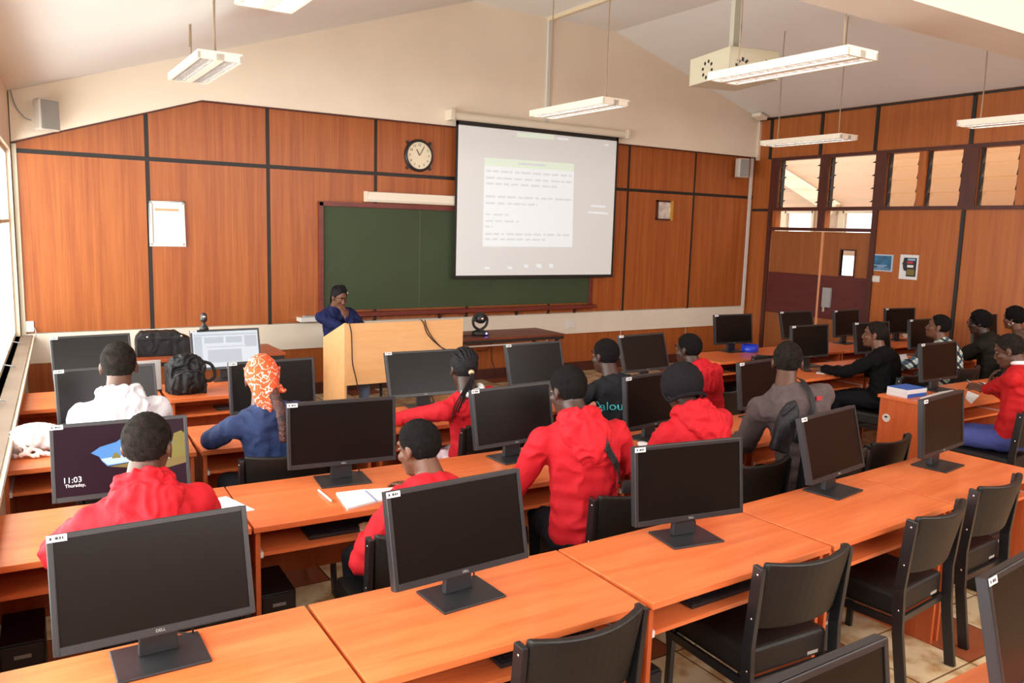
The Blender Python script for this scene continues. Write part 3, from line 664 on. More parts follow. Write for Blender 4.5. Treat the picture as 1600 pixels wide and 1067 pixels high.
A_ = [(-.20, 2.04), (.848, 2.024), (1.892, 2.005), (2.935, 2.033), (3.955, 2.085), (5.00, 2.155)]
B_ = [(-.11, 3.43), (.90, 3.385), (1.93, 3.345), (2.95, 3.325), (3.945, 3.345), (4.98, 3.40)]
C_ = [(.0, 4.76), (.955, 4.70), (2.0, 4.66), (3.04, 4.66), (4.08, 4.68), (5.12, 4.70)]
D_ = [(.05, 6.24), (1.02, 6.19), (2.05, 6.19)]
desk_row('A', A_, .56, 'the nearest full row')
desk_row('B', B_, .62, 'the second row')
desk_row('C', C_, .62, 'the third row')
desk_row('D', D_, .62, 'the short row near the lectern')
desk_row('Z', [(.95, .62), (1.98, .62), (3.02, .62)], .57, 'the row at the bottom right corner')
desk_row('R1', [(6.27, 3.42), (7.28, 3.42), (8.29, 3.42)], .60, 'the nearest right block row')
desk_row('R2', [(6.20, 4.74), (7.22, 4.74), (8.24, 4.74), (9.26, 4.74), (10.28, 4.74)], .60, 'the middle right block row')
desk_row('R3', [(6.24, 5.78), (7.26, 5.78), (8.28, 5.78), (9.30, 5.78), (10.32, 5.78)], .60, 'the row nearest the door')
pg = obj('cable_grommet', MB().lathe([(0, 0), (.035, 0), (.035, .006), (0, .006)], 20, Matrix.Rotation(-PI/2, 4, 'Y')), 'white'); pg.location = (6.283, 3.93, .56); tag(pg, 'round white cable grommet on the end panel of the right block front desk', 'grommet')
obj('grommet_hole', MB().box(-.0085, -.006, -.012, .012, .002, .016), 'black', pg)

# two dark-edged tables against the front wall
def side_table(lab, x0, x1, y0, y1, m_, rail):
    t = thing('side_table', lab, 'table', (x0, y0, 0)); w, d_ = x1-x0, y1-y0
    obj('tabletop', MB().box(0, w, 0, d_, .72, .75), m_, t, bevel=.003)
    obj('edge_band', MB().box(.01, w-.01, .004, .03, .685, .72).box(.01, .04, .03, d_-.01, .685, .72).box(w-.04, w-.01, .03, d_-.01, .685, .72), 'black', t)
    for x in (.05, w-.09):
        for yy in (.05, d_-.09): obj('leg', MB().box(x, x+.035, yy, yy+.035, 0, .685), 'black', t)
    if rail: obj('rail', MB().box(.09, w-.09, .055, .075, .64, .655), 'white', t)
    return t
side_table('dark brown table with black edge standing before the chalkboard, right of the lectern', 4.25, 6.07, 8.26, 8.92, 'darktop', True)
side_table('brown topped table with black edge at the front left under the black case', .75, 2.43, 8.06, 8.72, 'browntop', False)

# lectern
lx0, lx1, ly = 2.86, 4.17, 7.55
lt = thing('lectern', 'wide pale beech lectern with cables hanging down its front', 'lectern', (lx0, ly, 0)); w = lx1-lx0
obj('front_panel', MB().box(.022, w, 0, .02, .46, 1.08), 'lectern', lt)
sd = [(0, 0), (0, 1.09), (.62, .87), (.62, 0)]
obj('side_panel', MB().prism(sd, lambda a, b, t: (t, a, b), 0, .022), 'lectern', lt); obj('side_panel', MB().prism(sd, lambda a, b, t: (t, a, b), w, w+.022), 'lectern', lt)
obj('sloping_top', MB().prism([(.02, 1.055), (.61, .846), (.61, .866), (.02, 1.075)], lambda a, b, t: (t, a, b), .022, w), 'lectern', lt)
obj('inner_shelf', MB().box(.022, w, .05, .40, .70, .72), 'lectern', lt)
def px_cable(nm, lab, P_, Y, r=.006, m_='cablem', cat='cable'):
    return tag(obj(nm, MB().tube(catmull([aty(a, b, Y) for a, b in P_]), r, 6), m_, None, smooth=True), lab, cat)
px_cable('cable', 'dark cable hanging down the front of the lectern near its left edge', [(545, 503), (549, 520), (550, 545), (551, 568), (556, 590), (560, 610)], 7.54, .005)
px_cable('cable', 'looped pair of brown cables hanging down the right of the lectern front', [(657, 499), (662, 505), (667, 520), (678, 533), (694, 545), (712, 547)], 7.54, .005)
px_cable('cable', 'second brown cable crossing the right part of the lectern front', [(664, 500), (667, 512), (676, 528), (690, 543), (700, 549)], 7.535, .005)
px_cable('cable', 'thin black cable hanging below the dark table', [(769, 534), (768, 550), (769, 565), (773, 575), (777, 590)], 8.6, .006)
px_cable('cable', 'short black cable sagging sideways under the dark table', [(769, 528), (766, 540), (758, 547), (745, 548)], 8.7, .005)

# ------------------------------------------------------------------ monitors
def make_monitor():
    t = thing('computer_monitor', '', 'monitor', group='black widescreen monitors on the desks')
    W2, H, Z0 = .2765, .333, .09
    return t, W2, H, Z0
def monitor(x, y, yaw, tilt, lab, screen='off', z0=.09):
    t = thing('computer_monitor', lab, 'monitor', (x, y, .75), rad(yaw), 'black widescreen monitors on the desks')
    W2, H = .2765, .333
    T = Matrix.Translation((0, 0, z0)) @ Matrix.Rotation(-rad(tilt), 4, 'X')
    key = (round(tilt), round(z0, 3))
    b = MB(); B = .016
    b.box(-W2, W2, .006, .035, 0, H, T); b.box(-W2, -W2+B, 0, .006, 0, H, T); b.box(W2-B, W2, 0, .006, 0, H, T); b.box(-W2+B, W2-B, 0, .006, H-B, H, T); b.box(-W2+B, W2-B, 0, .006, 0, .022, T)
    b.box(-W2+.06, W2-.06, .035, .052, .05, H-.06, T)
    bz = obj('bezel', b, 'bezel', t, bevel=.0015, seg=1)
    sc = obj('screen', MB().box(-W2+B, W2-B, .0035, .006, .022, H-B, T), 'screen', t)
    nk = MB(); p1 = T @ Vector((0, .05, .13))
    nk.prism([(-.056, .008), (.056, .008), (.046, .2), (-.046, .2)], lambda a, b_, q: (a, .045+q, b_), 0, .028)
    nk.add([], [])
    nk.bar((0, .06, .15), (p1.x, p1.y+.004, p1.z+.03), .08, .05)
    obj('stand_neck', nk, 'blackpl', t, bevel=.004)
    obj('stand_base', MB().box(-.128, .128, -.07, .13, 0, .009), 'blackpl', t, bevel=.003)
    st = obj('asset_sticker', MB().box(-W2+.001, -W2+.052, -.0008, 0, H-.021, H-.001, T), 'paper', t)
    mk = MB()
    for a, b_ in ((.008, .014), (.022, .030), (.032, .037), (.039, .043)): mk.box(-W2+a, -W2+b_, -.0012, -.0008, H-.015, H-.007, T)
    obj('sticker_print', mk, 'postk', st)
    me = text_mesh('DELL', .012, .0003); me.transform(T @ Matrix.Translation((0, -.0006, .011)) @ Matrix.Rotation(PI/2, 4, 'X')); me.materials.clear(); obj('logo', me, 'grey', bz)
    cbp = catmull([(.03, .075, .14), (.08, .10, .07), (.11, .12, .012), (.06, .16, .006)]); obj('cable', MB().tube(cbp, .003, 6), 'cablem', t)
    return t, sc, T
mons = [
 (.354, 2.432, -.1, 17.5, 'nearest black monitor at the lower left, switched off, with a white sticker'),
 (1.343, 2.362, 3.0, 13.2, 'black monitor in the nearest full row, behind the boy with the notebook'),
 (2.452, 2.377, -9.0, 6.4, 'black monitor in the nearest full row with its screen upright, right of centre'),
 (3.614, 2.486, 8.3, 14.7, 'grey-looking tilted monitor in the nearest full row beside the empty chairs'),
 (4.591, 2.493, 7.8, 5.1, 'rightmost monitor of the nearest full row, in front of the red blazer'),
 (1.438, 3.805, -6.8, 4.0, 'dark monitor on the second row beside the open notebook and pen'),
 (.424, 3.803, -3.7, 15, 'monitor showing a beach lock screen and the time 11:03'),
 (2.453, 3.754, 3.5, 11.7, 'dark monitor on the second row left of the person with the shoulder strap'),
 (3.487, 3.733, 8.4, 5.0, 'dark monitor on the second row in front of the black beanie'),
 (4.614, 3.822, 5.9, 7.1, 'dark monitor on the second row in front of the brown-grey hoodie'),
 (2.578, 5.17, -3.2, 20, 'monitor on the third row standing before the lectern'),
 (3.584, 5.193, 3.7, 15, 'blank monitor on the third row in front of the dark table'),
 (4.832, 5.308, 3.0, 18, 'blank monitor on the third row between two seated people, at its right end'),
 (1.474, 5.138, .7, 6.9, 'black monitor on the third row right of the orange headscarf'),
 (.530, 5.273, 4.0, 14.5, 'monitor reflecting the window white, in front of the white hoodie'),
 (.587, 6.787, 5.8, 15, 'leftmost monitor in the short row near the front wall, reflecting grey'),
 (1.574, 6.813, -.5, 15, 'lit monitor showing a grey document, with a small camera on top'),
 (6.977, 6.267, -5.0, 7.1, 'black monitor beside the blue bowl at the front right'),
 (8.143, 6.296, -2.7, 15, 'black monitor standing before the left door leaf'),
 (6.939, 5.22, -1.6, 4.7, 'black monitor in the right block in front of the person in black'),
 (8.932, 6.20, 4.1, 5.8, 'black monitor standing before the right door leaf'),
 (7.922, 5.162, -4.1, 9.7, 'black monitor half hidden behind the head of the person in black'),
 (9.914, 6.121, -6.9, 3.9, 'black monitor below the posters on the right'),
 (6.956, 3.878, 0, 7.3, 'dark monitor on the right block beside the blue and white box'),
 (2.467, .987, 5.6, 13.2, 'monitor cut off at the lower right corner, reflecting orange'),
 (1.366, .921, .7, 8.4, 'monitor of which only the top corner shows at the bottom edge'),
 (8.86, 5.16, 0, 6, 'dark monitor mostly hidden behind the person in the plaid shirt'),
 (10.24, 5.20, 0, 6, 'dark monitor mostly hidden behind the head of the person in the dark jacket'),
]
MON = []
for a in mons: MON.append(monitor(*a))
# lit screens
t, sc, T = MON[16]
sc.name = 'screen'; sc.data.materials[0] = MT['doc']
f = MB()
for r_ in ((-.25, .25, .285, .295), (-.25, -.19, .05, .28), (-.17, -.02, .22, .27), (-.0, .13, .22, .27), (.15, .25, .18, .275), (-.16, .14, .185, .192), (-.15, .12, .06, .165)):
    f.box(r_[0], r_[1], .0028, .0033, r_[2], r_[3], T)
obj('document_window', f, 'docd', sc)
wc = thing('webcam', 'small black camera on a tripod standing on the lit monitor', 'camera', (1.4, 6.86, 1.165)); obj('camera_head', MB().cap((0, 0, .09), (0, 0, .12), .028, .024), 'blackpl', wc, smooth=True); obj('camera_foot', MB().lathe([(.0, 0), (.04, 0), (.03, .03), (.012, .05), (.012, .075), (0, .075)], 16), 'blackpl', wc, smooth=True); obj('lens', MB().ell((0, -.026, .11), (.012, .006, .012)), 'chrome', wc)
t, sc, T = MON[6]; sc.data.materials[0] = MT['lock']
def poly(nm, P_, m_, off, par):
    f = MB(); n = len(P_); f.add([T @ Vector((x, .0035-off, z)) for x, z in P_], [list(range(n))]); return obj(nm, f, m_, par)
U = lambda px, py: (-.2605 + (px-83)/200*.521, .317 - (py-672)/112*.295)
poly('sky_shape', [U(*p) for p in ((136, 717), (150, 708), (175, 702), (190, 692), (240, 680), (262, 690), (262, 742), (200, 737), (160, 741), (152, 732), (148, 724))], 'locks', .0006, sc)
poly('sea_shape', [U(*p) for p in ((150, 728), (200, 724), (262, 722), (262, 740), (200, 737), (160, 739))], 'lockh', .0009, sc)
poly('rock_shape', [U(*p) for p in ((167, 729), (170, 721), (174, 719), (179, 724), (181, 729))], 'locky', .0012, sc)
poly('cliff_shape', [U(*p) for p in ((256, 738), (262, 712), (266, 696), (278, 692), (286, 700), (288, 735))], 'locky', .0012, sc)
poly('sand_shape', [U(*p) for p in ((162, 742), (200, 738), (256, 738), (288, 733), (288, 747), (240, 756), (200, 748))], 'locko', .0010, sc)
for s_, sz, (px, py) in (('11:03', .034, (107, 758)), ('Thursday,', .020, (111, 767))):
    me = text_mesh(s_, sz, .0002); u, v = U(px, py); me.transform(T @ Matrix.Translation((u, .0020, v)) @ Matrix.Rotation(PI/2, 4, 'X')); me.materials.clear(); obj('clock_text', me, 'lockt', sc)

# ------------------------------------------------------------------ chairs
def make_chair():
    t = thing('office_chair', '', 'chair', group='black vinyl chairs')
    # origin under the middle of the seat; faces +y
    seat = MB()
    for j in range(1):
        seat.box(-.225, .225, -.22, .25, .35, .465)
    obj('seat', seat, 'vinyl', t, bevel=.022, seg=3)
    n = 12; v = []; f = []; h0, h1 = .565, .838
    for i in range(n+1):
        u = -1+2*i/n; x = u*.228
        for z, t0 in ((h0, -.255), (h1, -.315)):
            c_ = (u*u)*.055; zz = z + (0.012*(u*u) if z == h1 else 0)
            v += [(x, t0+c_, zz), (x, t0+c_-.034, zz)]
    for i in range(n):
        a, b = i*4, (i+1)*4
        f += [(a, b, b+2, a+2), (a+1, a+3, b+3, b+1), (a+2, b+2, b+3, a+3), (a, a+1, b+1, b)]
    f += [(0, 2, 3, 1), (n*4, n*4+1, n*4+3, n*4+2)]
    obj('backrest', MB().add(v, f), 'vinyl', t, bevel=.012, seg=3)
    for s in (-1, 1):
        x = s*.243
        r = MB(); pts = [(x, -.29, 0), (x, -.245, .30), (x, -.235, .50), (x, -.262, .83)]
        for p0, p1 in zip(pts, pts[1:]): r.bar(p0, p1, .022, .048, up=(0, 1, 0))
        lg = obj('rear_leg', r, 'chairmetal', t, bevel=.002)
        bo = MB()
        for z, yy in ((.80, -.262), (.62, -.247), (.405, -.242)): bo.ell((x+s*.009, yy, z), (.004, .006, .006), None, 8, 6)
        obj('bolt', bo, 'chrome', lg, smooth=True)
        fr = MB(); fr.bar((x-s*.02, .225, 0), (x-s*.02, .215, .38), .022, .03, up=(0, 1, 0)); obj('front_leg', fr, 'chairmetal', t)
        obj('side_rail', MB().bar((x-s*.012, -.24, .335), (x-s*.012, .235, .335), .016, .035), 'chairmetal', t)
    for yy in (.2, -.225): obj('cross_rail', MB().bar((-.23, yy, .335), (.23, yy, .335), .016, .03), 'chairmetal', t)
    obj('seat_label', MB().box(.11, .17, -.2225, -.2205, .372, .385), 'grey', t)
    return t
chair0 = make_chair(); chairs = [
 (1.49, 2.14, 2, 'empty black vinyl chair cut off by the bottom edge, nearest the camera'),
 (2.60, 2.16, -3, 'empty black vinyl chair in front of the monitor with the upright screen'),
 (3.56, 2.21, 6, 'empty black vinyl chair between two others at the nearest full row'),
 (4.28, 2.31, 4, 'empty black vinyl chair at the right end of the nearest full row'),
 (.46, 3.08, 0, 'black chair under the person in the red hoodie at the lock screen'),
 (1.44, 3.10, -3, 'black chair under the boy in red beside the open notebook'),
 (2.53, 3.06, -4, 'black chair under the person in red with the shoulder strap'),
 (3.44, 3.13, 2, 'black chair under the person in the black beanie'),
 (4.03, 3.05, -6, 'black chair under the person in the brown-grey hoodie'),
 (4.56, 3.10, 6, 'empty black chair behind the tilted grey-looking monitor'),
 (.52, 4.48, 0, 'black chair under the person in the white hoodie'),
 (1.27, 4.42, -2, 'black chair with a wide back under the orange headscarf'),
 (2.60, 4.52, 3, 'black chair under the person with braided ponytail'),
 (3.90, 4.42, 0, 'black chair under the person in the charcoal T-shirt'),
 (4.80, 4.64, 6, 'black chair whose back rises behind the beanie, under the red hoodie near the front right'),
 (6.74, 5.83, 0, 'empty black chair at the desk with the blue bowl'),
 (6.93, 4.45, 14, 'black chair under the person in black with short hair'),
 (7.93, 4.45, 5, 'black chair under the person in the plaid shirt'),
 (8.80, 4.45, 5, 'black chair under the person in the dark jacket with glasses'),
 (9.55, 4.45, 0, 'black chair under the person with the hoop earring'),
 (6.45, 3.13, 3, 'black chair under the person in the red blazer'),
 (3.35, 8.52, 180, 'black chair behind the lectern under the seated woman'),
]
for i, (x, y_, rz, lab) in enumerate(chairs):
    o = chair0 if i == 0 else dup(chair0, (0, 0, 0), 0, lab, 'black vinyl chairs')
    o.location = (x, y_, 0); o.rotation_euler = (0, 0, rad(rz)); o['label'] = lab

# ------------------------------------------------------------------ computer towers and keyboards
def make_tower():
    t = thing('computer_tower', '', 'computer', group='black computer towers under the desks')
    obj('case', MB().box(-.08, .08, 0, .31, 0, .36), 'blackpl', t, bevel=.004)
    obj('front_grille', MB().box(-.076, .076, -.012, 0, .005, .355), 'bezel', t, bevel=.003)
    obj('power_button', MB().box(-.03, .03, -.014, -.012, .30, .315), 'grey', t)
    return t
tw0 = make_tower(); spots = [
 ('B', 1, .14, .16, 'black computer tower under the second-row desk beside the boy with the notebook'),
 ('B', 0, .14, .16, 'black computer tower under the leftmost second-row desk'),
 ('A', 2, .14, .16, 'black computer tower under the nearest row between the two nearest empty chairs'),
 ('A', 4, .90, .16, 'black computer tower under the right end of the nearest full row'),
 ('A', 3, .14, .12, 'black computer tower under the fourth desk of the nearest full row'),
 ('C', 0, .82, .12, 'black computer tower under the third-row desk behind the lock screen'),
 ('C', 1, .90, .2, 'black computer tower under the headscarf wearer\'s desk'),
 ('R3', 0, .16, .2, 'black computer tower under the desk with the blue bowl'),
]
for i, (kk, j, dx, dy, lab) in enumerate(spots):
    a, rz, w = DESKS[(kk, j)]; o = tw0 if i == 0 else dup(tw0, (0, 0, 0), 0, lab, 'black computer towers under the desks')
    o.location = (a.x+dx*math.cos(rz)-dy*math.sin(rz), a.y+dx*math.sin(rz)+dy*math.cos(rz), 0); o.rotation_euler = (0, 0, rz); o['label'] = lab
def make_kb():
    t = thing('keyboard', '', 'keyboard', group='black keyboards on the pull-out trays')
    obj('keyboard_body', MB().box(-.21, .21, -.07, .07, 0, .018), 'blackpl', t, bevel=.004)
    ks = MB()
    for r_ in range(5):
        for c__ in range(18): ks.box(-.2+c__*.0222, -.2+c__*.0222+.018, -.06+r_*.024, -.06+r_*.024+.019, .018, .022)
    obj('keys', ks, 'bezel', t); return t
kb0 = make_kb()
for i, (kk, j, dx, lab) in enumerate((('B', 1, .47, 'black keyboard on the tray beside the boy with the notebook'), ('A', 1, .70, 'black keyboard on the tray above the nearest empty chair'), ('D', 1, .55, 'black keyboard on the tray below the lit document monitor'), ('A', 2, .5, 'black keyboard on the tray at the second empty chair'), ('R3', 0, .5, 'black keyboard on the tray of the desk with the blue bowl'))):
    a, rz, w = DESKS[(kk, j)]; o = kb0 if i == 0 else dup(kb0, (0, 0, 0), 0, lab, 'black keyboards on the pull-out trays')
    dy = .15; o.location = (a.x+dx*math.cos(rz)-dy*math.sin(rz), a.y+dx*math.sin(rz)+dy*math.cos(rz), .6181); o.rotation_euler = (0, 0, rz); o['label'] = lab

# ------------------------------------------------------------------ people
def bake(mb, name, voxel, smooth=6, disp=0, dscale=.12, dec=0):
    me = mb.mesh(name); o = bpy.data.objects.new('tmp', me); COL.objects.link(o)
    r = o.modifiers.new('r', 'REMESH'); r.mode = 'VOXEL'; r.voxel_size = voxel; r.adaptivity = 0
    s = o.modifiers.new('s', 'SMOOTH'); s.factor = .6; s.iterations = smooth
    bpy.context.view_layer.update()
    out = bpy.data.meshes.new_from_object(o.evaluated_get(bpy.context.evaluated_depsgraph_get()))
    bpy.data.objects.remove(o); bpy.data.meshes.remove(me)
    if disp:
        n = len(out.vertices); co = np.empty(n*3); no = np.empty(n*3)
        out.vertices.foreach_get('co', co); out.vertices.foreach_get('normal', no)
        co = co.reshape(-1, 3); no = no.reshape(-1, 3); d = np.empty(n)
        for i in range(n):
            p = Vector(co[i]); q = Vector((p.x/dscale, p.y/dscale, p.z/(dscale*1.6)))
            a = 1-abs(noise.noise(q + Vector((0, 0, noise.noise(q*.7)*1.5)))*2.2); d[i] = (a-.55)*disp
        out.vertices.foreach_set('co', (co + no*d[:, None]).ravel()); out.update()
    out.name = name; out.polygons.foreach_set('use_smooth', [True]*len(out.polygons)); return out
def bez(a, b, c, t): return a*(1-t)**2 + b*(2*t*(1-t)) + c*(t*t)
def ik(S_, H_, l1, l2, pole):
    d = H_-S_; L = min(d.length, (l1+l2)*.999); n = d.normalized()
    if d.length > (l1+l2)*.999: H_ = S_+n*L
    a = (l1*l1-l2*l2+L*L)/(2*L); h = math.sqrt(max(l1*l1-a*a, 0)); p = pole - n*pole.dot(n); p.normalize()
    return S_ + n*a + p*h, H_
def hand(mb, W_, fdir, palm, side, curl=.5, sc=1.0, spread=.10):
    """W_ wrist, fdir finger direction, palm = palm normal (out of the palm), side = +1 right hand, -1 left"""
    f = fdir.normalized(); pn = (palm - f*palm.dot(f)).normalized(); lat = f.cross(pn)*side    # towards the thumb
    R = Matrix((lat, f, pn)).transposed(); c = W_ + f*.048*sc
    mb.ell(c, (.040*sc, .050*sc, .015*sc), R)
    for i, (L, o_) in enumerate(((.072, .028), (.080, .010), (.075, -.009), (.058, -.027))):
        b = W_ + f*.090*sc*(1 if i < 3 else .93) + lat*o_*sc; d1 = (f + lat*spread*(1.2-i*.8)*.5 + pn*curl*.5).normalized(); d2 = (d1*.7 + pn*curl*1.1 + f*.2).normalized()
        m1 = b + d1*L*.5*sc; e = m1 + d2*L*.5*sc
        mb.cap(b - f*.02*sc, b, .0095*sc, .009*sc, 8); mb.cap(b, m1, .009*sc, .0082*sc, 8); mb.cap(m1, e, .0082*sc, .0068*sc, 8)
    tb = W_ + f*.022*sc + lat*.028*sc; tm = tb + (lat*.75 + f*.6 + pn*.25)*.036*sc; te = tm + (lat*.25 + f*.85 + pn*.35)*.032*sc
    mb.cap(W_ + f*.02*sc + lat*.012*sc, tb, .014*sc, .012*sc, 8); mb.cap(tb, tm, .012*sc, .010*sc, 8); mb.cap(tm, te, .010*sc, .0075*sc, 8)
def person(lab, crown, y, hip, byaw=0, hyaw=0, hpitch=10, hroll=0, hands=None, top_='red', top_name='hoodie', bottom='trouser', skin='skin', hair='crop', hs=1.08, poles=None, hood=True, sw=.168,
           vox=.0085, fingers=False, longsleeve=True, bulk=1.0, hoodside=0, hem=.08, extra=None, seatz=.47, feet=.40):
    """crown: photo pixel of the top of the head, y: distance of the head from the camera along the room; hip (x, y)"""
    root = thing('person', lab, 'person', (hip[0], hip[1], 0), 0)
    O = Vector((hip[0], hip[1], 0)); L = lambda p: p
    C = aty(crown[0], crown[1], y) - O
    Rh = Matrix.Rotation(rad(hyaw), 3, 'Z') @ Matrix.Rotation(-rad(hpitch), 3, 'X') @ Matrix.Rotation(rad(hroll), 3, 'Y')
    Rb = Matrix.Rotation(rad(byaw), 3, 'Z'); rt, fw, up = Rb @ Vector((1, 0, 0)), Rb @ Vector((0, 1, 0)), Vector((0, 0, 1))
    Hc = C - Vector((0, 0, .118*hs))
    # keep the crown where the photo has it when the head nods
    h = lambda x, y_, z: Hc + Rh @ Vector((x*hs, y_*hs, z*hs))
    N = h(0, -.050, -.112) - up*.012
    Hip = Vector((0, 0, seatz+.10)); ctrl = Hip + up*(N.z-Hip.z)*.55 - fw*.03 + (N-Hip)*.10
    sp = lambda t: bez(Hip, ctrl, N, t)
    def frame(t):
        u = (sp(min(t+.05, 1))-sp(max(t-.05, 0))).normalized(); r = (rt - u*rt.dot(u)*.5).normalized(); f = u.cross(r).normalized(); u = r.cross(f); return Matrix((r, f, u)).transposed(), r, f, u
    body = MB(); cl = MB(); tr = MB(); hv = MB()
    # head
    body.ell(h(0, -.012, .030), (.072*hs, .092*hs, .085*hs), Rh, 20, 14); body.ell(h(0, .030, -.030), (.056*hs, .060*hs, .075*hs), Rh)
    body.ell(h(0, .038, -.078), (.044*hs, .046*hs, .034*hs), Rh); body.ell(h(0, .074, -.094), (.020*hs, .014*hs, .014*hs), Rh)
    body.cap(h(0, .084, .004), h(0, .098, -.028), .008*hs, .0115*hs, 10); body.ell(h(0, .092, -.034), (.021*hs, .012*hs, .010*hs), Rh)
    body.ell(h(0, .082, -.058), (.026*hs, .013*hs, .007*hs), Rh); body.ell(h(0, .079, -.070), (.023*hs, .013*hs, .008*hs), Rh)
    body.ell(h(0, .074, .032), (.050*hs, .016*hs, .012*hs), Rh)
    for s in (-1, 1):
        body.ell(h(s*.074, -.008, -.004), (.009*hs, .018*hs, .031*hs), Rh @ Matrix.Rotation(rad(18*s), 3, 'Z')); body.ell(h(s*.076, -.002, -.028), (.007*hs, .010*hs, .012*hs), Rh); body.ell(h(s*.040, .058, -.022), (.022*hs, .022*hs, .020*hs), Rh)
    body.cap(h(0, -.022, -.055), N - up*.02, .052*hs, .060*hs, 16)
    # torso
    T_ = [(0, .150, .118, .11), (.12, .148, .115, .11), (.25, .144, .110, .11), (.38, .145, .108, .11), (.5, .150, .108, .11), (.62, .158, .110, .11), (.74, .165, .108, .10), (.83, .145, .095, .08), (.90, .105, .078, .06)]
    for t, a, b, c_ in T_:
        F, r, f, u = frame(t); body.ell(sp(t), (a*.93, b*.9, c_), F)
        cl.ell(sp(t) + (up*.03 if t == 0 else up*0), (a*1.08*bulk, b*1.10*bulk, c_*1.02), F)
    F, r, f, u = frame(.90); sh = sp(.90); Sj = {}
    for s in (-1, 1):
        Sj[s] = sh + r*s*sw - u*.05 + f*.01
        body.cap(sp(.90), Sj[s], .045, .045); cl.cap(sp(.86) - u*.02, Sj[s] - u*.008, .070*bulk, .062*bulk)
        body.cap(N - u*.05, Sj[s] - r*s*.05 - u*.01, .035, .035)
        cl.cap(N - u*.032 + r*s*.035, Sj[s] - r*s*.02 - u*.002, .050, .060); cl.cap(N - u*.07 + r*s*.05, Sj[s] - u*.01, .062, .060*bulk)
        cl.cap(N - u*.035 + r*s*.03 - f*.03, Sj[s] - r*s*.05 - f*.02 - u*.01, .050, .052)
    # arms
    hands = hands or {}; poles = poles or {}
    for s in (-1, 1):
        hd = hands.get(s); key = 'r' if s == 1 else 'l'
        H_ = (Vector(hd['at']) - O) if hd else (Rb @ Vector((s*.16, .42, 0)) + up*.80)
        pole = Vector(poles.get(s, tuple(rt*s*.8 - up*.6 - fw*.3)))
        E_, H_ = ik(Sj[s], H_, .29, .26, pole)
        body.cap(Sj[s], E_, .048, .038); body.cap(E_, H_, .038, .026)
        if longsleeve:
            cl.cap(Sj[s], E_, .063*bulk, .056*bulk); cl.cap(E_, E_.lerp(H_, .93), .057*bulk, .040*bulk)
        else: cl.cap(Sj[s], Sj[s].lerp(E_, .75), .066*bulk, .066*bulk)
        fd = Vector(hd['dir']) if hd and 'dir' in hd else (H_-E_).normalized()*1 + fw*.5; pl = Vector(hd['palm']) if hd and 'palm' in hd else Vector((0, 0, -1))
        hand(body, H_, fd, pl, s, hd.get('curl', .45) if hd else .45)
    # legs
    for s in (-1, 1):
        hp = Hip + rt*s*.085 - up*.01; kn = Hip + rt*s*.13 + fw*.40 + up*(.0); an = Vector((kn.x, kn.y, .09)) + fw*(-.05) ; kn.z = .535
        body.cap(hp, kn, .072, .050); body.cap(kn, an, .048, .034); body.ell(an + fw*.05 - up*.04, (.038, .11, .035), Rb)
        tr.cap(hp, kn, .092, .066); tr.cap(kn, an + up*.02, .064, .052)
        hv.ell(an + fw*.055 - up*.038, (.046, .13, .048), Rb)
    tr.ell(Hip - up*.0, (.17, .13, .105), Rb)
    cut = lambda mb: mb
    bo = obj('body', bake(body, 'body', .0055 if fingers else .008, 4), skin, root)
    tp = obj(top_name, None or bake(hoodparts(cl, h, N, sp, frame, Hc, Rh, hood, hoodside, bulk), top_name, vox, 14, .011, .085), top_, root)
    if hood is True: obj('hood', bake(hood_mesh(N, sp, frame, hoodside), 'hood', .0075, 4, .014, .055), top_, tp)
    obj('trousers', bake(tr, 'trousers', .012, 4, .008), bottom, root)
    obj('shoes', bake(hv, 'shoes', .012, 3), 'blackf', root)
    # eyes
    for s in (-1, 1):
        e = obj('eye', MB().ell(h(s*.029, .0725, .010), (.0120*hs, .0110*hs, .0060*hs), Rh), 'eyew', bo, smooth=True)
        obj('iris', MB().ell(h(s*.029, .0812, .0095), (.0062*hs, .0045*hs, .0058*hs), Rh), 'eyeb', e, smooth=True)
        obj('eyebrow', MB().tube(catmull([h(s*.012, .090, .032), h(s*.028, .088, .037), h(s*.046, .078, .032)], 3), .0035*hs, 6), 'hair', bo)
    obj('mouth', MB().ell(h(0, .087, -.064), (.022*hs, .010*hs, .007*hs), Rh), 'lip', bo, smooth=True)
    # hair
    def cap_mesh(line, rr, bumpy=.0018, ctr=(0, -.012, .030), inside=.86, fine=60):
        nu, nv = 56, 34; v = []; f = []
        for j in range(nv+1):
            th = PI*j/nv
            for i in range(nu):
                ph = 2*PI*i/nu; d = Vector((math.sin(th)*math.cos(ph), math.sin(th)*math.sin(ph), math.cos(th)))
                p = Vector((ctr[0]+d.x*rr[0], ctr[1]+d.y*rr[1], ctr[2]+d.z*rr[2]))
                lim = line(p.y, p.x); k_ = min(max((p.z-lim)/.012, 0), 1)
                q = inside + (1-inside)*k_ + bumpy/rr[0]*noise.noise(d*fine*.25)*2
                v.append(tuple(h(ctr[0]+d.x*rr[0]*q, ctr[1]+d.y*rr[1]*q, ctr[2]+d.z*rr[2]*q)))
        for j in range(nv):
            for i in range(nu): f.append((j*nu+i, (j+1)*nu+i, (j+1)*nu+(i+1) % nu, j*nu+(i+1) % nu))
        return MB().add(v, f)
    def hl(y_, x): return (-.070 if y_ < -.05 else (-.070 + (y_+.05)*1.05 if y_ < .03 else (.014 + (y_-.03)*1.75))) + .007*noise.noise(Vector((x*60, y_*60, 3)))
    kind, hm = hair if isinstance(hair, tuple) else (hair, 'hair')
    if kind == 'crop': obj('hair', cap_mesh(hl, (.0765, .0968, .0895)), hm, root, smooth=True)
    if kind == 'full': obj('hair', cap_mesh(hl, (.088, .110, .104), .004), hm, root, smooth=True)
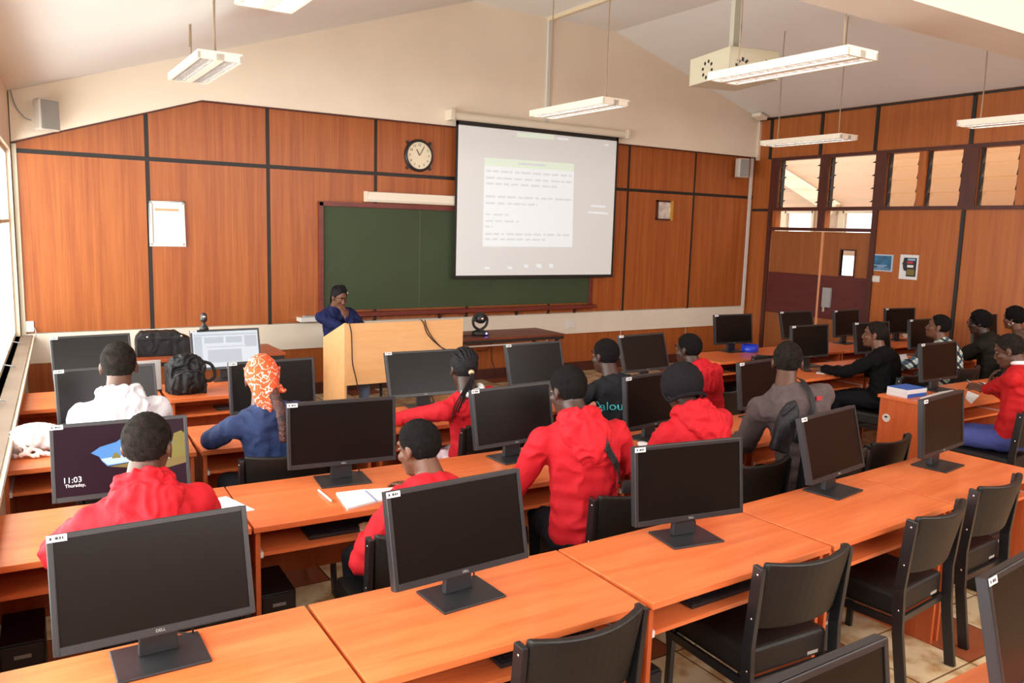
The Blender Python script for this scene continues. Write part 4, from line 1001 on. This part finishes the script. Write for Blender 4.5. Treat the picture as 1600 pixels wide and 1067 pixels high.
    if kind in ('cornrows', 'bun'):
        hr = obj('hair', cap_mesh(hl, (.079, .100, .093), .001), 'braid', root, smooth=True)
        rows = MB()
        for i in range(-3, 4):
            P_ = []
            for k_ in range(12):
                a = rad(35 + k_*14.5); xx = i*.0205*math.sin(a*.5+.6)*(1.05 if k_ < 9 else .5 + (11-k_)*.15); sq = math.sqrt(max(0, 1-(xx/.081)**2))
                P_.append(h(xx, -.012 + .101*math.cos(a)*sq, .030 + .095*math.sin(a)*sq))
            for p0, p1 in zip(P_, P_[1:]):
                for q_ in (0, .5): rows.ell(p0.lerp(p1, q_+.25), (.0095*hs, .0095*hs, .0095*hs), None, 8, 6)
        obj('cornrow', bake(rows, 'cornrow', .004, 1), 'braid', hr)
        if kind == 'cornrows':
            tb = h(0, -.112, -.02); obj('hair_tie', MB().ell(tb, (.019, .016, .016)), mat('beige_hair_band', (.5, .36, .22), .6), hr, smooth=True)
            random.seed(11)
            for j in range(7):
                a = (j-3); P_ = catmull([tb, tb + Vector((-.015+.004*a, -.03, -.03)), tb + Vector((-.05+.010*a, -.035, -.11)), tb + Vector((-.09+.016*a, -.03+.004*a, -.20-.012*(j % 3))), tb + Vector((-.085+.02*a, -.03, -.29+.03*(j % 4)))], 6)
                obj('braid', MB().tube(P_, [.0075-.005*i/len(P_) for i in range(len(P_))], 6), 'braid', hr, smooth=True)
        else:
            bn = MB().ell(h(0, -.06, .115), (.055, .055, .045)); obj('bun', bake(bn, 'bun', .006, 2, .008, .02), 'braid', hr)
    if kind == 'updo':
        hr = obj('hair', cap_mesh(hl, (.079, .099, .092), .002), 'braid', root, smooth=True)
        bd = MB()
        for j in range(5):
            s_ = j-2; P_ = catmull([h(s_*.018, .05, .105), h(s_*.022, -.03, .128), h(s_*.02, -.095, .06), h(s_*.015, -.105, -.04), h(s_*.014, -.09, -.11)], 6)
            bd.tube(P_, .009, 6)
        obj('braid', bd, 'braid', hr, smooth=True); obj('hair_clip', MB().ell(h(-.055, .055, .075), (.007, .007, .007)), 'paper', hr)
    if kind == 'beanie':
        def bl(y_, x): return -.062 if y_ < -.02 else -.062 + (y_+.02)*1.0
        v = cap_mesh(bl, (.104, .120, .108), .003, (0, -.024, .030), .80); 
        bt = obj('beanie', v, 'beanie', root, smooth=True)
        obj('brim', MB().tube(catmull([h(.094*math.sin(a), -.020+.110*math.cos(a), -.060 + max(0, (math.cos(a)*.108))*1.05) for a in [2*PI*i/16 for i in range(17)]], 2), .011, 8), 'beanie', bt, smooth=True)
    if kind == 'scarf':
        def sl(y_, x): return -.075 if y_ < -.02 else -.075 + (y_+.02)*1.5
        sc_ = obj('headscarf', cap_mesh(sl, (.082, .104, .100), .002, (0, -.012, .030), .86), 'bandana', root, smooth=True)
        tail = MB(); n = 12; vv = []; ff = []
        for j in range(n+1):
            t = j/n; wd = .086*(1-t)**.55 + .004; z_ = .06 - .265*t; yb = -.113 - .018*math.sin(t*PI)
            for i in range(9):
                u_ = -1+2*i/8; vv.append(tuple(h(u_*wd + .012*t, yb + (u_*u_)*.055*(1-t) + .006*math.cos(u_*7), z_))); 
        for j in range(n):
            for i in range(8): ff.append((j*9+i, j*9+i+1, (j+1)*9+i+1, (j+1)*9+i))
        to = obj('scarf_tail', tail.add(vv, ff), 'bandana', sc_, smooth=True); so = to.modifiers.new('s', 'SOLIDIFY'); so.thickness = .004
        kn = MB().ell(h(.075, -.05, -.045), (.022, .03, .02)).ell(h(.092, -.06, -.065), (.03, .02, .012)); obj('scarf_knot', bake(kn, 'scarf_knot', .005, 2, .006, .02), 'bandana', sc_)
        br = MB(); P0 = [h(.04, -.10, -.07), h(.065, -.15, -.15), h(.078, -.17, -.23), h(.08, -.16, -.31)]; P_ = catmull(P0, 9)
        for i, p in enumerate(P_):
            wv = .025*(1-.35*i/len(P_)); off = Vector((math.cos(i*1.1)*.012, math.sin(i*1.1)*.008, 0)); br.ell(p+off, (wv, wv, wv*1.1), None, 8, 6)
            br.ell(p-off, (wv*.9, wv*.9, wv), None, 8, 6)
        obj('braid', bake(br, 'braid', .006, 2), 'braidb', sc_)
    if extra: extra(root, h, N, sp, frame, O, tp, bo)
    return root
def hoodparts(cl, h, N, sp, frame, Hc, Rh, hood, side, bulk):
    F, r, f, u = frame(.95)
    if hood == 'collar':
        P_ = [N + (r*math.cos(a)*.062 + f*math.sin(a)*.060) + u*.005 for a in [2*PI*i/12 for i in range(13)]]
        for a, b in zip(P_, P_[1:]): cl.cap(a, b, .016, .016, 8)
    else:
        P_ = [N + (r*math.cos(a)*.062 + f*math.sin(a)*.060) - u*.012 for a in [2*PI*i/12 for i in range(13)]]
        for a, b in zip(P_, P_[1:]): cl.cap(a, b, .014, .014, 8)
    return cl
def hood_mesh(N, sp, frame, side):
    mb = MB(); F, r, f, u = frame(.95)
    P_ = [N + (r*math.cos(a)*.080 + f*(math.sin(a)*.075+.005)) + u*(.012 + .022*max(0, -math.sin(a)) - .045*max(0, math.sin(a))) for a in [2*PI*i/16 for i in range(17)]]
    for a, b in zip(P_, P_[1:]): mb.cap(a, b, .030, .030, 8)
    F2, r2, f2, u2 = frame(.85); sd = r*side*.06
    R = F2 @ Matrix.Rotation(rad(-14), 3, 'X') @ Matrix.Rotation(rad(20*side), 3, 'Y')
    c1, c2 = N - f*.088 - u*.045 + sd*.5, N - f*.105 - u*.130 + sd
    mb.ell(c1, (.128, .052, .060), R); mb.ell(c2, (.092, .050, .078), R); mb.ell((c1+c2)/2, (.112, .050, .060), R)
    for s in (-1, 1):
        mb.cap(N + r*s*.082 - f*.02 + u*.01, c1 + r*s*.085 - u*.02 - f*.008, .032, .034, 8); mb.cap(c1 + r*s*.088 - u*.02 - f*.012, c2 + r*s*.035 - u*.055, .030, .024, 8)
    return mb
def drape(name, pts, w_, th, m_, root, targets, lift=.008, O=Vector((0, 0, 0))):
    """a flat strap laid over the clothes: each point is pushed out to the surface"""
    pts = catmull(pts, 14); mb = MB(); vs = []; fs = []
    tree = BVHTree.FromPolygons([v.co for v in targets.data.vertices], [p.vertices for p in targets.data.polygons])
    P_ = []
    for p in pts:
        loc, no, i_, d_ = tree.find_nearest(p); P_.append((loc + no*lift, no))
    for _ in range(6):
        P_ = [P_[0]] + [((P_[i-1][0]+P_[i][0]*2+P_[i+1][0])/4, (P_[i-1][1]+P_[i][1]*2+P_[i+1][1]).normalized()) for i in range(1, len(P_)-1)] + [P_[-1]]
    for i, (p, no) in enumerate(P_):
        t = (P_[min(i+1, len(P_)-1)][0]-P_[max(i-1, 0)][0]).normalized(); s_ = t.cross(no).normalized()
        for a, b in ((-1, 0), (1, 0), (1, 1), (-1, 1)): vs.append(tuple(p + s_*a*w_/2 + no*b*th))
    for i in range(len(P_)-1):
        for k_ in range(4): fs.append((i*4+k_, i*4+(k_+1) % 4, (i+1)*4+(k_+1) % 4, (i+1)*4+k_))
    fs += [(3, 2, 1, 0), tuple((len(P_)-1)*4+q for q in range(4))]
    return obj(name, MB().add(vs, fs), m_, root)
dz = .772
H = lambda x, y_, z=dz, **k_: dict(at=(x, y_, z), **k_)
person('person in a red hoodie with cropped hair seated before the monitor showing 11:03', (229, 645), 3.13, (.44, 3.02), byaw=-3, hyaw=-28, hpitch=8, hair=('crop', 'hairf'), hands={-1: H(.22, 3.50), 1: H(.72, 3.56)}, poles={-1: (-1, -.25, -.5), 1: (1, -.2, -.5)}, bulk=1.06, sw=.172)
def p2x(root, h, N, sp, frame, O, tp, bo): pass
person('boy in a red hoodie bending his head left beside the open notebook', (655, 656), 3.10, (1.50, 2.98), byaw=6, hyaw=22, hpitch=14, hands={-1: H(1.34, 3.24, .69), 1: H(1.68, 3.50)}, poles={-1: (-.7, -1, -.4)}, skin='skin2', hood='collar', bulk=1.04, sw=.165)
def strap3(root, h, N, sp, frame, O, tp, bo):
    F, r, f, u = frame(.6); s1 = sp(.93); 
    st = drape('shoulder_strap', [s1 + r*.06 + f*.03 + u*.07, s1 + r*.07 - f*.16 - u*.0, sp(.75) + r*.10 - f*.19, sp(.56) + r*.155 - f*.15, sp(.42) + r*.17 - f*.12], .034, .004, 'nylon', root, tp, .018)
    F, r, f, u = frame(.3); obj('strap_buckle', MB().box(-.025, .025, -.006, .006, -.03, .03, Matrix.Translation(sp(.42) + r*.175 - f*.125)), 'blackpl', st)
person('person in a red hoodie with a black shoulder strap across the back', (889, 571), 3.10, (2.36, 3.00), byaw=-22, hyaw=2, hpitch=16, hands={-1: H(2.24, 3.44), 1: H(2.68, 3.30)}, poles={-1: (-.75, -.5, -.8), 1: (1, -.3, -.9)}, bulk=1.10, sw=.182, extra=strap3, skin='skin3', hoodside=.3)
person('person in a red hoodie and black knitted beanie, head bowed', (1066, 574), 3.18, (3.20, 3.04), byaw=-14, hyaw=-12, hpitch=30, hair='beanie', hands={-1: H(3.02, 3.44), 1: H(3.40, 3.46)}, poles={-1: (-.6, -.5, -.9)}, bulk=1.08, hoodside=.9, skin='skin3')
def bag5(root, h, N, sp, frame, O, tp, bo):
    F, r, f, u = frame(.6)
    st = drape('shoulder_strap', [sp(.93) + r*.06 + f*.02 + u*.05, sp(.88) + r*.075 - f*.11, sp(.72) + r*.02 - f*.16, sp(.58) - r*.055 - f*.15, sp(.46) - r*.10 - f*.14], .028, .004, 'nylon', root, tp, .018)
    c = aty(1229, 664, 2.80) - O; R = Matrix.Translation(c) @ Matrix.Rotation(rad(-30), 4, 'Z') @ Matrix.Rotation(rad(14), 4, 'Y')
    bg_ = MB().ell((0, 0, 0), (.060, .035, .14)).box(-.05, .05, -.028, .028, -.15, .06); me = bake(bg_, 'sling_bag', .008, 3, .012, .06); me.transform(R)
    s = obj('sling_bag', me, 'nylon', root); obj('zip_pull', MB().box(-.004, .004, -.05, -.044, 0, .03, R), 'chrome', s)
    lb_ = sp(.86) + r*.12 - f*.10 + u*.0
    obj('red_tab', MB().box(-.022, .022, -.003, .003, -.012, .012, Matrix.Translation(lb_)), 'postr', st)
person('person in a brown-grey hoodie with a black sling bag on the back', (1233, 533), 3.08, (4.0, 2.98), byaw=-30, hyaw=-52, hpitch=6, top_='brownf', top_name='sweater', hands={-1: H(3.94, 3.46), 1: H(4.28, 3.28)}, poles={-1: (-.5, -.4, -.8), 1: (1, -.3, -1)}, bulk=1.15, sw=.185, hood='collar', extra=bag5, hair=('crop', 'hairf'))
person('person in a white hoodie with cropped hair facing the bright monitor', (184, 534), 4.45, (.50, 4.42), byaw=-3, hyaw=-8, hpitch=8, top_='whitef', hands={-1: H(.30, 4.86), 1: H(.78, 4.86)}, bulk=1.05, hair=('crop', 'hairf'))
person('person in an orange paisley headscarf and blue denim shirt leaning on the desk', (408, 557), 4.42, (1.24, 4.34), byaw=4, hyaw=-10, hpitch=14, top_='denim', top_name='denim_shirt', hair='scarf', hood=None, hands={-1: H(1.00, 4.82), 1: H(1.40, 4.86)}, poles={-1: (-1, -.25, -.35)}, skin='skin2', hs=1.08)
def col8(root, h, N, sp, frame, O, tp, bo):
    F, r, f, u = frame(.9); P_ = [N + r*math.cos(a)*.085 + f*math.sin(a)*.08 + u*.004 for a in [rad(180+q*12) for q in range(2, 16)]]
    obj('striped_collar', bake(MB().tube(P_, .026, 8), 'c', .006, 2), mat('striped_collar', (.6, .6, .62), .8, var=.85, vscale=28), root)
person('person in a red jacket with a braided ponytail leaning left over the third row', (725, 545), 4.38, (2.50, 4.36), byaw=10, hyaw=-6, hpitch=10, hair='cornrows', hood=None, top_name='jacket', hands={-1: H(2.14, 4.84), 1: H(2.64, 4.84)}, poles={-1: (-1, -.2, -.3)}, extra=col8, bottom=mat('pink_striped_trousers', (.6, .45, .5), .8, var=.4, vscale=22), skin='skin3')
def print9(root, h, N, sp, frame, O, tp, bo):
    tree = BVHTree.FromPolygons([v.co for v in tp.data.vertices], [p.vertices for p in tp.data.polygons])
    me = text_mesh('dalou g S', .085, .001); F, r, f, u = frame(.5); c = sp(.52) - f*.3 - r*.045
    co = []
    for v in me.vertices:
        p = c + r*v.co.x*1.0 + u*v.co.y; loc, no, i_, d_ = tree.ray_cast(p, f)
        v.co = (loc - f*.004) if loc else p + f*.18
    me.materials.clear(); obj('shirt_print', me, 'teal', tp)
person('person in a charcoal T-shirt with bright blue print on the back', (947, 529), 4.42, (3.68, 4.30), byaw=-20, hyaw=8, hpitch=6, top_='charcoal', top_name='t_shirt', hood=None, longsleeve=False, hands={-1: H(3.52, 4.80), 1: H(3.94, 4.80)}, extra=print9, skin='skin3')
person('person in a red hoodie at the right end of the third row, near the aisle', (1077, 521), 4.50, (4.66, 4.42), byaw=-8, hyaw=14, hpitch=6, hands={-1: H(4.46, 4.90), 1: H(4.86, 4.88)}, hood=True, hoodside=.4, skin='skin3', bulk=1.0)
person('person in black with short hair resting a hand on the mouse in the right block', (1369, 502), 4.52, (6.96, 4.40), byaw=14, hyaw=26, hpitch=0, top_='blackf', top_name='jacket', hood='collar', hands={-1: H(6.72, 4.90, .79, dir=(-.3, 1, -.15), palm=(0, 0, -1)), 1: H(7.1, 4.84)}, poles={-1: (-.6, -.8, -.8)}, fingers=True, hair=('crop', 'hairf'), skin='skin2', bulk=1.12)
person('person in a pale plaid shirt looking up left in the right block', (1468, 491), 4.52, (8.0, 4.38), byaw=8, hyaw=26, hpitch=-6, top_='plaid', top_name='plaid_shirt', hood='collar', hands={-1: H(7.74, 4.88), 1: H(8.12, 4.88)}, skin='skin2', bulk=1.05)
def gl13(root, h, N, sp, frame, O, tp, bo):
    g_ = MB()
    for s in (-1, 1):
        P_ = [h(s*.030+.020*math.cos(a), .104, .008+.016*math.sin(a)) for a in [2*PI*i/12 for i in range(13)]]; g_.tube(P_, .002, 5, False)
        g_.tube([h(s*.05, .103, .012), h(s*.078, .0, .008)], .002, 5)
    g_.tube([h(-.01, .104, .010), h(.01, .104, .010)], .002, 5); obj('glasses', g_, 'blackpl', bo)
person('person in a dark jacket wearing glasses in the right block', (1532, 486), 4.52, (8.80, 4.38), byaw=4, hyaw=24, hpitch=8, top_='oliveb', top_name='jacket', hood='collar', hair='full', hs=1.04, hands={-1: H(8.66, 4.88), 1: H(9.0, 4.88)}, extra=gl13, skin='skin3', bulk=1.1)
def ear14(root, h, N, sp, frame, O, tp, bo):
    for s in (-1, 1): obj('hoop_earring', MB().tube([h(s*.082, -.002+.020*math.cos(a), -.052+.020*math.sin(a)) for a in [2*PI*i/14 for i in range(15)]], .0025, 5), 'chrome', bo)
person('person with dark gathered hair and a hoop earring at the right edge', (1586, 480), 4.52, (9.52, 4.38), byaw=0, hyaw=6, hpitch=6, top_=mat('brown_top_fabric', (.09, .045, .028), .8), top_name='top', hood=None, hair='full', hs=1.04, hands={-1: H(9.40, 4.88), 1: H(9.75, 4.88)}, extra=ear14, skin='skin2')
def col15(root, h, N, sp, frame, O, tp, bo):
    F, r, f, u = frame(.95); P_ = [N + r*math.cos(a)*.07 + f*math.sin(a)*.068 + u*.022 for a in [2*PI*i/16 for i in range(17)]]
    obj('white_collar', MB().tube(P_, .016, 8, False), 'paper', root, smooth=True)
    return
W15 = Vector((6.30, 3.42, .90))
def p15(root, h, N, sp, frame, O, tp, bo):
    col15(root, h, N, sp, frame, O, tp, bo)
person('person in a red blazer with white collar, chin near raised hand, holding a phone', (1580, 522), 3.12, (6.50, 3.02), byaw=10, hyaw=18, hpitch=22, top_='redb', top_name='blazer', bottom='bluet', hood='collar', hands={-1: dict(at=atz(1533, 612, .83), dir=(-.3, .9, .15), palm=(.6, 0, -.6), curl=.9), 1: dict(at=aty(1546, 603, 3.30), dir=(-.1, -.15, 1), palm=(.2, -.9, -.3), curl=.9)}, poles={-1: (-.6, -.5, -.9), 1: (.7, .3, -1)}, fingers=True, extra=p15, hair=('crop', 'hairf'), skin='skin', bulk=1.06)
h0 = aty(530, 478, 8.3)
person('woman in a navy top seated behind the lectern with a hand at her chin', (530, 448), 8.36, (3.14, 8.46), byaw=184, hyaw=196, hpitch=18, top_='navy', top_name='navy_top', bottom='jeans', hood='collar', hair='updo', hands={-1: dict(at=aty(541, 496, 8.19), dir=(-.35, .15, 1), palm=(-.3, .9, .2), curl=.8), 1: H(3.36, 8.17, .965, dir=(.9, -.1, 0), palm=(0, .2, -1))}, poles={-1: (1, -.2, -.9), 1: (-1, -.3, -.6)}, fingers=True, skin='skin2', hs=1.0)


# ------------------------------------------------------------------ small things on the desks
def flat(nm, lab, cat_, cx_, cy_, w_, d_, rz, m_, z=.7505, th=.002, par=None):
    o = obj(nm, MB().box(-w_/2, w_/2, -d_/2, d_/2, 0, th), m_, par); o.location = (cx_, cy_, z); o.rotation_euler = (0, 0, rad(rz))
    return tag(o, lab, cat_) if par is None else o
def quad_on_desk(nm, lab, cat_, P_, m_, th=.003, z=.7505):
    q_ = [atz(a, b, z) for a, b in P_]; mb = MB().prism([(p.x, p.y) for p in q_], lambda a, b, t: (a, b, z+t), 0, th); return tag(obj(nm, mb, m_), lab, cat_)
nb = thing('notebook', 'open white notebook with a blue spine line on the second row', 'notebook', (0, 0, 0))
def qpage(P_, m_, th, nm):
    q_ = [atz(a, b, .752) for a, b in P_]; return obj(nm, MB().prism([(p.x, p.y) for p in q_], lambda a, b, t: (a, b, .7505+t), 0, th), m_, nb)
qpage([(525, 772), (571, 766.5), (590, 784), (543, 797)], 'paper', .010, 'left_page'); qpage([(571, 766.5), (617, 763), (633, 776), (590, 784)], 'paper', .008, 'right_page')
a, b = atz(571, 766.5, .762), atz(590, 784, .762); obj('spine_line', MB().bar(a, b, .004, .002), 'blueink', nb)
a, b = atz(498, 766, .757), atz(517, 782, .757); pn_ = thing('pen', 'white pen with green ends lying on the second row beside the notebook', 'pen', (0, 0, 0)); obj('barrel', MB().cap(a, b, .0055, .0055, 8), 'paper', pn_, smooth=True); obj('tip', MB().cap(b, b + (b-a).normalized()*.012, .005, .002, 8), 'green_pen', pn_, smooth=True)
quad_on_desk('paper_sheet', 'loose white sheet on the second row right of the lock screen person', 'paper', [(328, 781), (353, 776), (398, 797), (345, 806)], 'paper')
a, b = atz(307, 771, .80), atz(319, 759, .86); tag(obj('pen', MB().cap(a, b, .006, .006, 8), 'paper', smooth=True), 'white pen standing up at the right hand of the lock screen person', 'pen')
# pink and white cloth bag on the third row, far left
bp_ = atz(52, 712, .75); bg2 = thing('cloth_bag', 'crumpled white and pink cloth bag at the left end of the third row', 'bag', (bp_.x, bp_.y-.02, .75))
f = MB(); f.ell((.02, .12, .075), (.15, .13, .075)); f.ell((-.06, .08, .05), (.09, .08, .05)); f.ell((.10, .05, .05), (.09, .07, .05)); obj('bag_body', bake(f, 'bag_body', .007, 3, .022, .06), mat('white_bag_cloth', (.62, .54, .52), .8), bg2)
f = MB(); f.tube(catmull([(-.12, .03, .012), (-.06, -.03, .02), (.0, -.02, .05), (.05, -.04, .02), (.14, -.02, .015), (.15, .02, .04)]), .013, 8); f.tube(catmull([(-.09, .02, .05), (-.04, -.01, .06), (-.02, -.04, .02), (.03, -.05, .014)]), .012, 8); obj('bag_strap', bake(f, 'bag_strap', .006, 2, .008, .03), 'pinkbag', bg2)
# black case on the brown table, backpack on the short row
bc = thing('equipment_case', 'black soft equipment case lying on the brown topped table', 'bag', (1.32, 8.36, .75), rad(-4))
f = MB(); f.box(-.24, .24, -.11, .11, .0, .17); f.prism([(-.24, .17), (-.19, .23), (.12, .23), (.24, .16)], lambda a, b, t: (a, t, b), -.10, .11); obj('case_body', bake(f, 'case_body', .010, 7, .006, .08), 'nylon', bc)
obj('case_zip', MB().tube([(-.23, -.118, .165), (0, -.122, .172), (.22, -.118, .162)], .004, 6), 'blackpl', bc); obj('eyelet', MB().ell((-.14, -.118, .19), (.01, .006, .01)), 'chrome', bc); obj('eyelet', MB().ell((.16, -.118, .19), (.01, .006, .01)), 'chrome', bc)
bpk = thing('backpack', 'black backpack standing on the short row near the front wall', 'bag', (1.17, 6.42, .75), rad(4))
f = MB(); f.box(-.13, .13, -.09, .09, 0, .22); f.ell((0, 0, .20), (.14, .10, .10)); f.ell((0, -.09, .10), (.115, .045, .10)); f.ell((-.02, -.03, .27), (.09, .05, .035)); obj('bag_body', bake(f, 'bag_body', .009, 4, .018, .05), 'nylon', bpk)
obj('front_pocket_zip', MB().tube(catmull([(-.11, -.12, .15), (-.05, -.142, .185), (.05, -.142, .185), (.11, -.12, .15)]), .005, 6), 'bezel', bpk)
obj('strap', MB().tube(catmull([(.12, .02, .23), (.19, .0, .20), (.21, -.02, .12), (.17, -.03, .08), (.12, -.02, .09)]), .013, 6), 'nylon', bpk, smooth=True)
# laptop lid behind the backpack
lp = thing('laptop', 'grey laptop lid standing behind the backpack', 'laptop', (.86, 6.55, .75), rad(3)); obj('lid', MB().box(-.16, .16, 0, .012, .01, .24), 'grey', lp, bevel=.004); obj('keyboard_deck', MB().box(-.16, .16, .0, .2, 0, .012), 'bezel', lp, bevel=.003)
# video conference camera on the dark table
vc = thing('conference_camera', 'round black conference camera with a blue light on the dark table', 'camera', (4.97, 8.52, .75))
obj('camera_base', MB().lathe([(0, 0), (.105, 0), (.10, .045), (.06, .06), (0, .06)], 28), 'blackpl', vc, smooth=True)
f = MB(); f.tube(catmull([(.0, 0, .06), (-.08, 0, .11), (-.10, 0, .19), (-.06, 0, .245), (.0, 0, .26), (.06, 0, .245), (.10, 0, .19), (.08, 0, .11), (0, 0, .06)]), .017, 8); obj('yoke', f, 'blackpl', vc, smooth=True)
obj('camera_head', MB().lathe([(0, -.08), (.055, -.08), (.062, 0), (.055, .05), (0, .06)], 20, Matrix.Translation((0, 0, .205)) @ Matrix.Rotation(PI/2, 4, 'X')), 'blackpl', vc, smooth=True)
obj('lens', MB().ell((0, .0-.062, .205), (.02, .008, .02)), 'chrome', vc, smooth=True); obj('status_light', MB().ell((.035, -.098, .03), (.016, .008, .013)), 'led', vc, smooth=True)
tag(obj('desk_phone', MB().box(-.08, .08, -.05, .05, 0, .03), 'blackpl', bevel=.008), 'flat black box at the left end of the dark table', 'device').location = (4.42, 8.42, .7505)
tag(obj('cable', MB().tube(catmull([(4.86, 8.5, .757), (4.75, 8.48, .757), (4.6, 8.55, .757), (4.5, 8.45, .757)]), .005, 6), 'cablem'), 'thin cable lying on the dark table beside the conference camera', 'cable')
# blue bowl, papers and box in the right block
bw = atz(1164, 548, .75); tag(obj('blue_tape_dispenser', MB().lathe([(0, 0), (.088, 0), (.092, .01), (.095, .078), (.087, .078), (.084, .015), (0, .012)], 28), 'blue', smooth=True), 'bright blue round tub behind the monitor at the front right', 'tub').location = (7.16, 6.20, .75)
bpy.data.objects['blue_tape_dispenser'].name = 'plastic_tub'
bx = thing('book_box', 'thick blue and white boxed book on the corner of the right block front desk', 'box', tuple(atz(1417, 617, .75)), rad(-2))
obj('box_core', MB().box(-.13, .13, -.09, .10, .0, .03), 'bluebox', bx, bevel=.002); obj('box_pages', MB().box(-.132, .131, -.092, .10, .0302, .066), 'paper', bx, bevel=.002); obj('box_lid', MB().box(-.128, .13, -.088, .10, .0662, .070), 'bluebox', bx)
obj('box_front', MB().box(-.132, -.1301, -.09, .10, .0, .03), 'paper', bx)
quad_on_desk('paper_stack', 'fanned white papers beside the blue and white box', 'paper', [(1437, 623), (1482, 609), (1494, 612), (1447, 628)], 'paper', .008)
quad_on_desk('paper_sheet', 'white sheet in front of the hands of the person in the red blazer', 'paper', [(1524, 608), (1532, 597), (1560, 603), (1553, 611)], 'paper')
quad_on_desk('paper_sheet', 'white sheet under the phone of the person in the red blazer', 'paper', [(1508, 622), (1512, 611), (1530, 618), (1518, 631)], 'paper')
quad_on_desk('paper_sheet', 'white folded paper by the mouse hand of the person in black', 'paper', [(1275, 583), (1284, 575.5), (1304, 579), (1298, 585)], 'paper', .006)
quad_on_desk('paper_sheet', 'white paper on the middle row left of the plaid shirt', 'paper', [(1392, 556), (1416, 553), (1420, 566), (1396, 566)], 'paper')
quad_on_desk('paper_strip', 'long white paper below the black monitor under the posters', 'paper', [(1410, 522), (1434, 518), (1436, 523), (1412, 528)], 'paper')
p = atz(1316, 583, .765); tag(obj('computer_mouse', MB().ell((0, 0, 0), (.03, .05, .017)), 'blackpl', smooth=True), 'black mouse under the hand of the person in black', 'mouse').location = (6.64, 5.03, .768)
ms = atz(1006, 697, .76); tag(obj('computer_mouse', MB().ell((0, 0, 0), (.032, .05, .018)), 'paper', smooth=True), 'white mouse on the second row beside the person in the beanie', 'mouse').location = (ms.x, ms.y, .769)
pp = thing('phone', 'black phone in the left hand of the person in the red blazer', 'phone', tuple(atz(1521, 603, .86)), rad(30)); pp.rotation_euler = (rad(40), 0, rad(30)); obj('phone_body', MB().box(-.036, .036, -.072, .072, -.004, .004), 'blackpl', pp, bevel=.003); obj('phone_screen', MB().box(-.032, .032, -.066, .066, .004, .0046), 'grey', pp)
wr = Vector((6.14, 3.34, .83))
tag(obj('wrist_watch', MB().lathe([(.030, -.012), (.034, -.01), (.036, 0), (.034, .01), (.030, .012)], 18), 'gold', smooth=True), 'gold wrist watch on the raised arm of the person in the red blazer', 'watch')
o = bpy.data.objects['wrist_watch']; o.location = aty(1547, 606, 3.295); o.rotation_euler = (rad(20), 0, 0)
f = MB()
for i in range(2): f.tube(catmull([(4.55-i*.03, 9.36, .72), (4.5, 9.2, .6), (4.45, 9.0, .62)]), .004, 6)
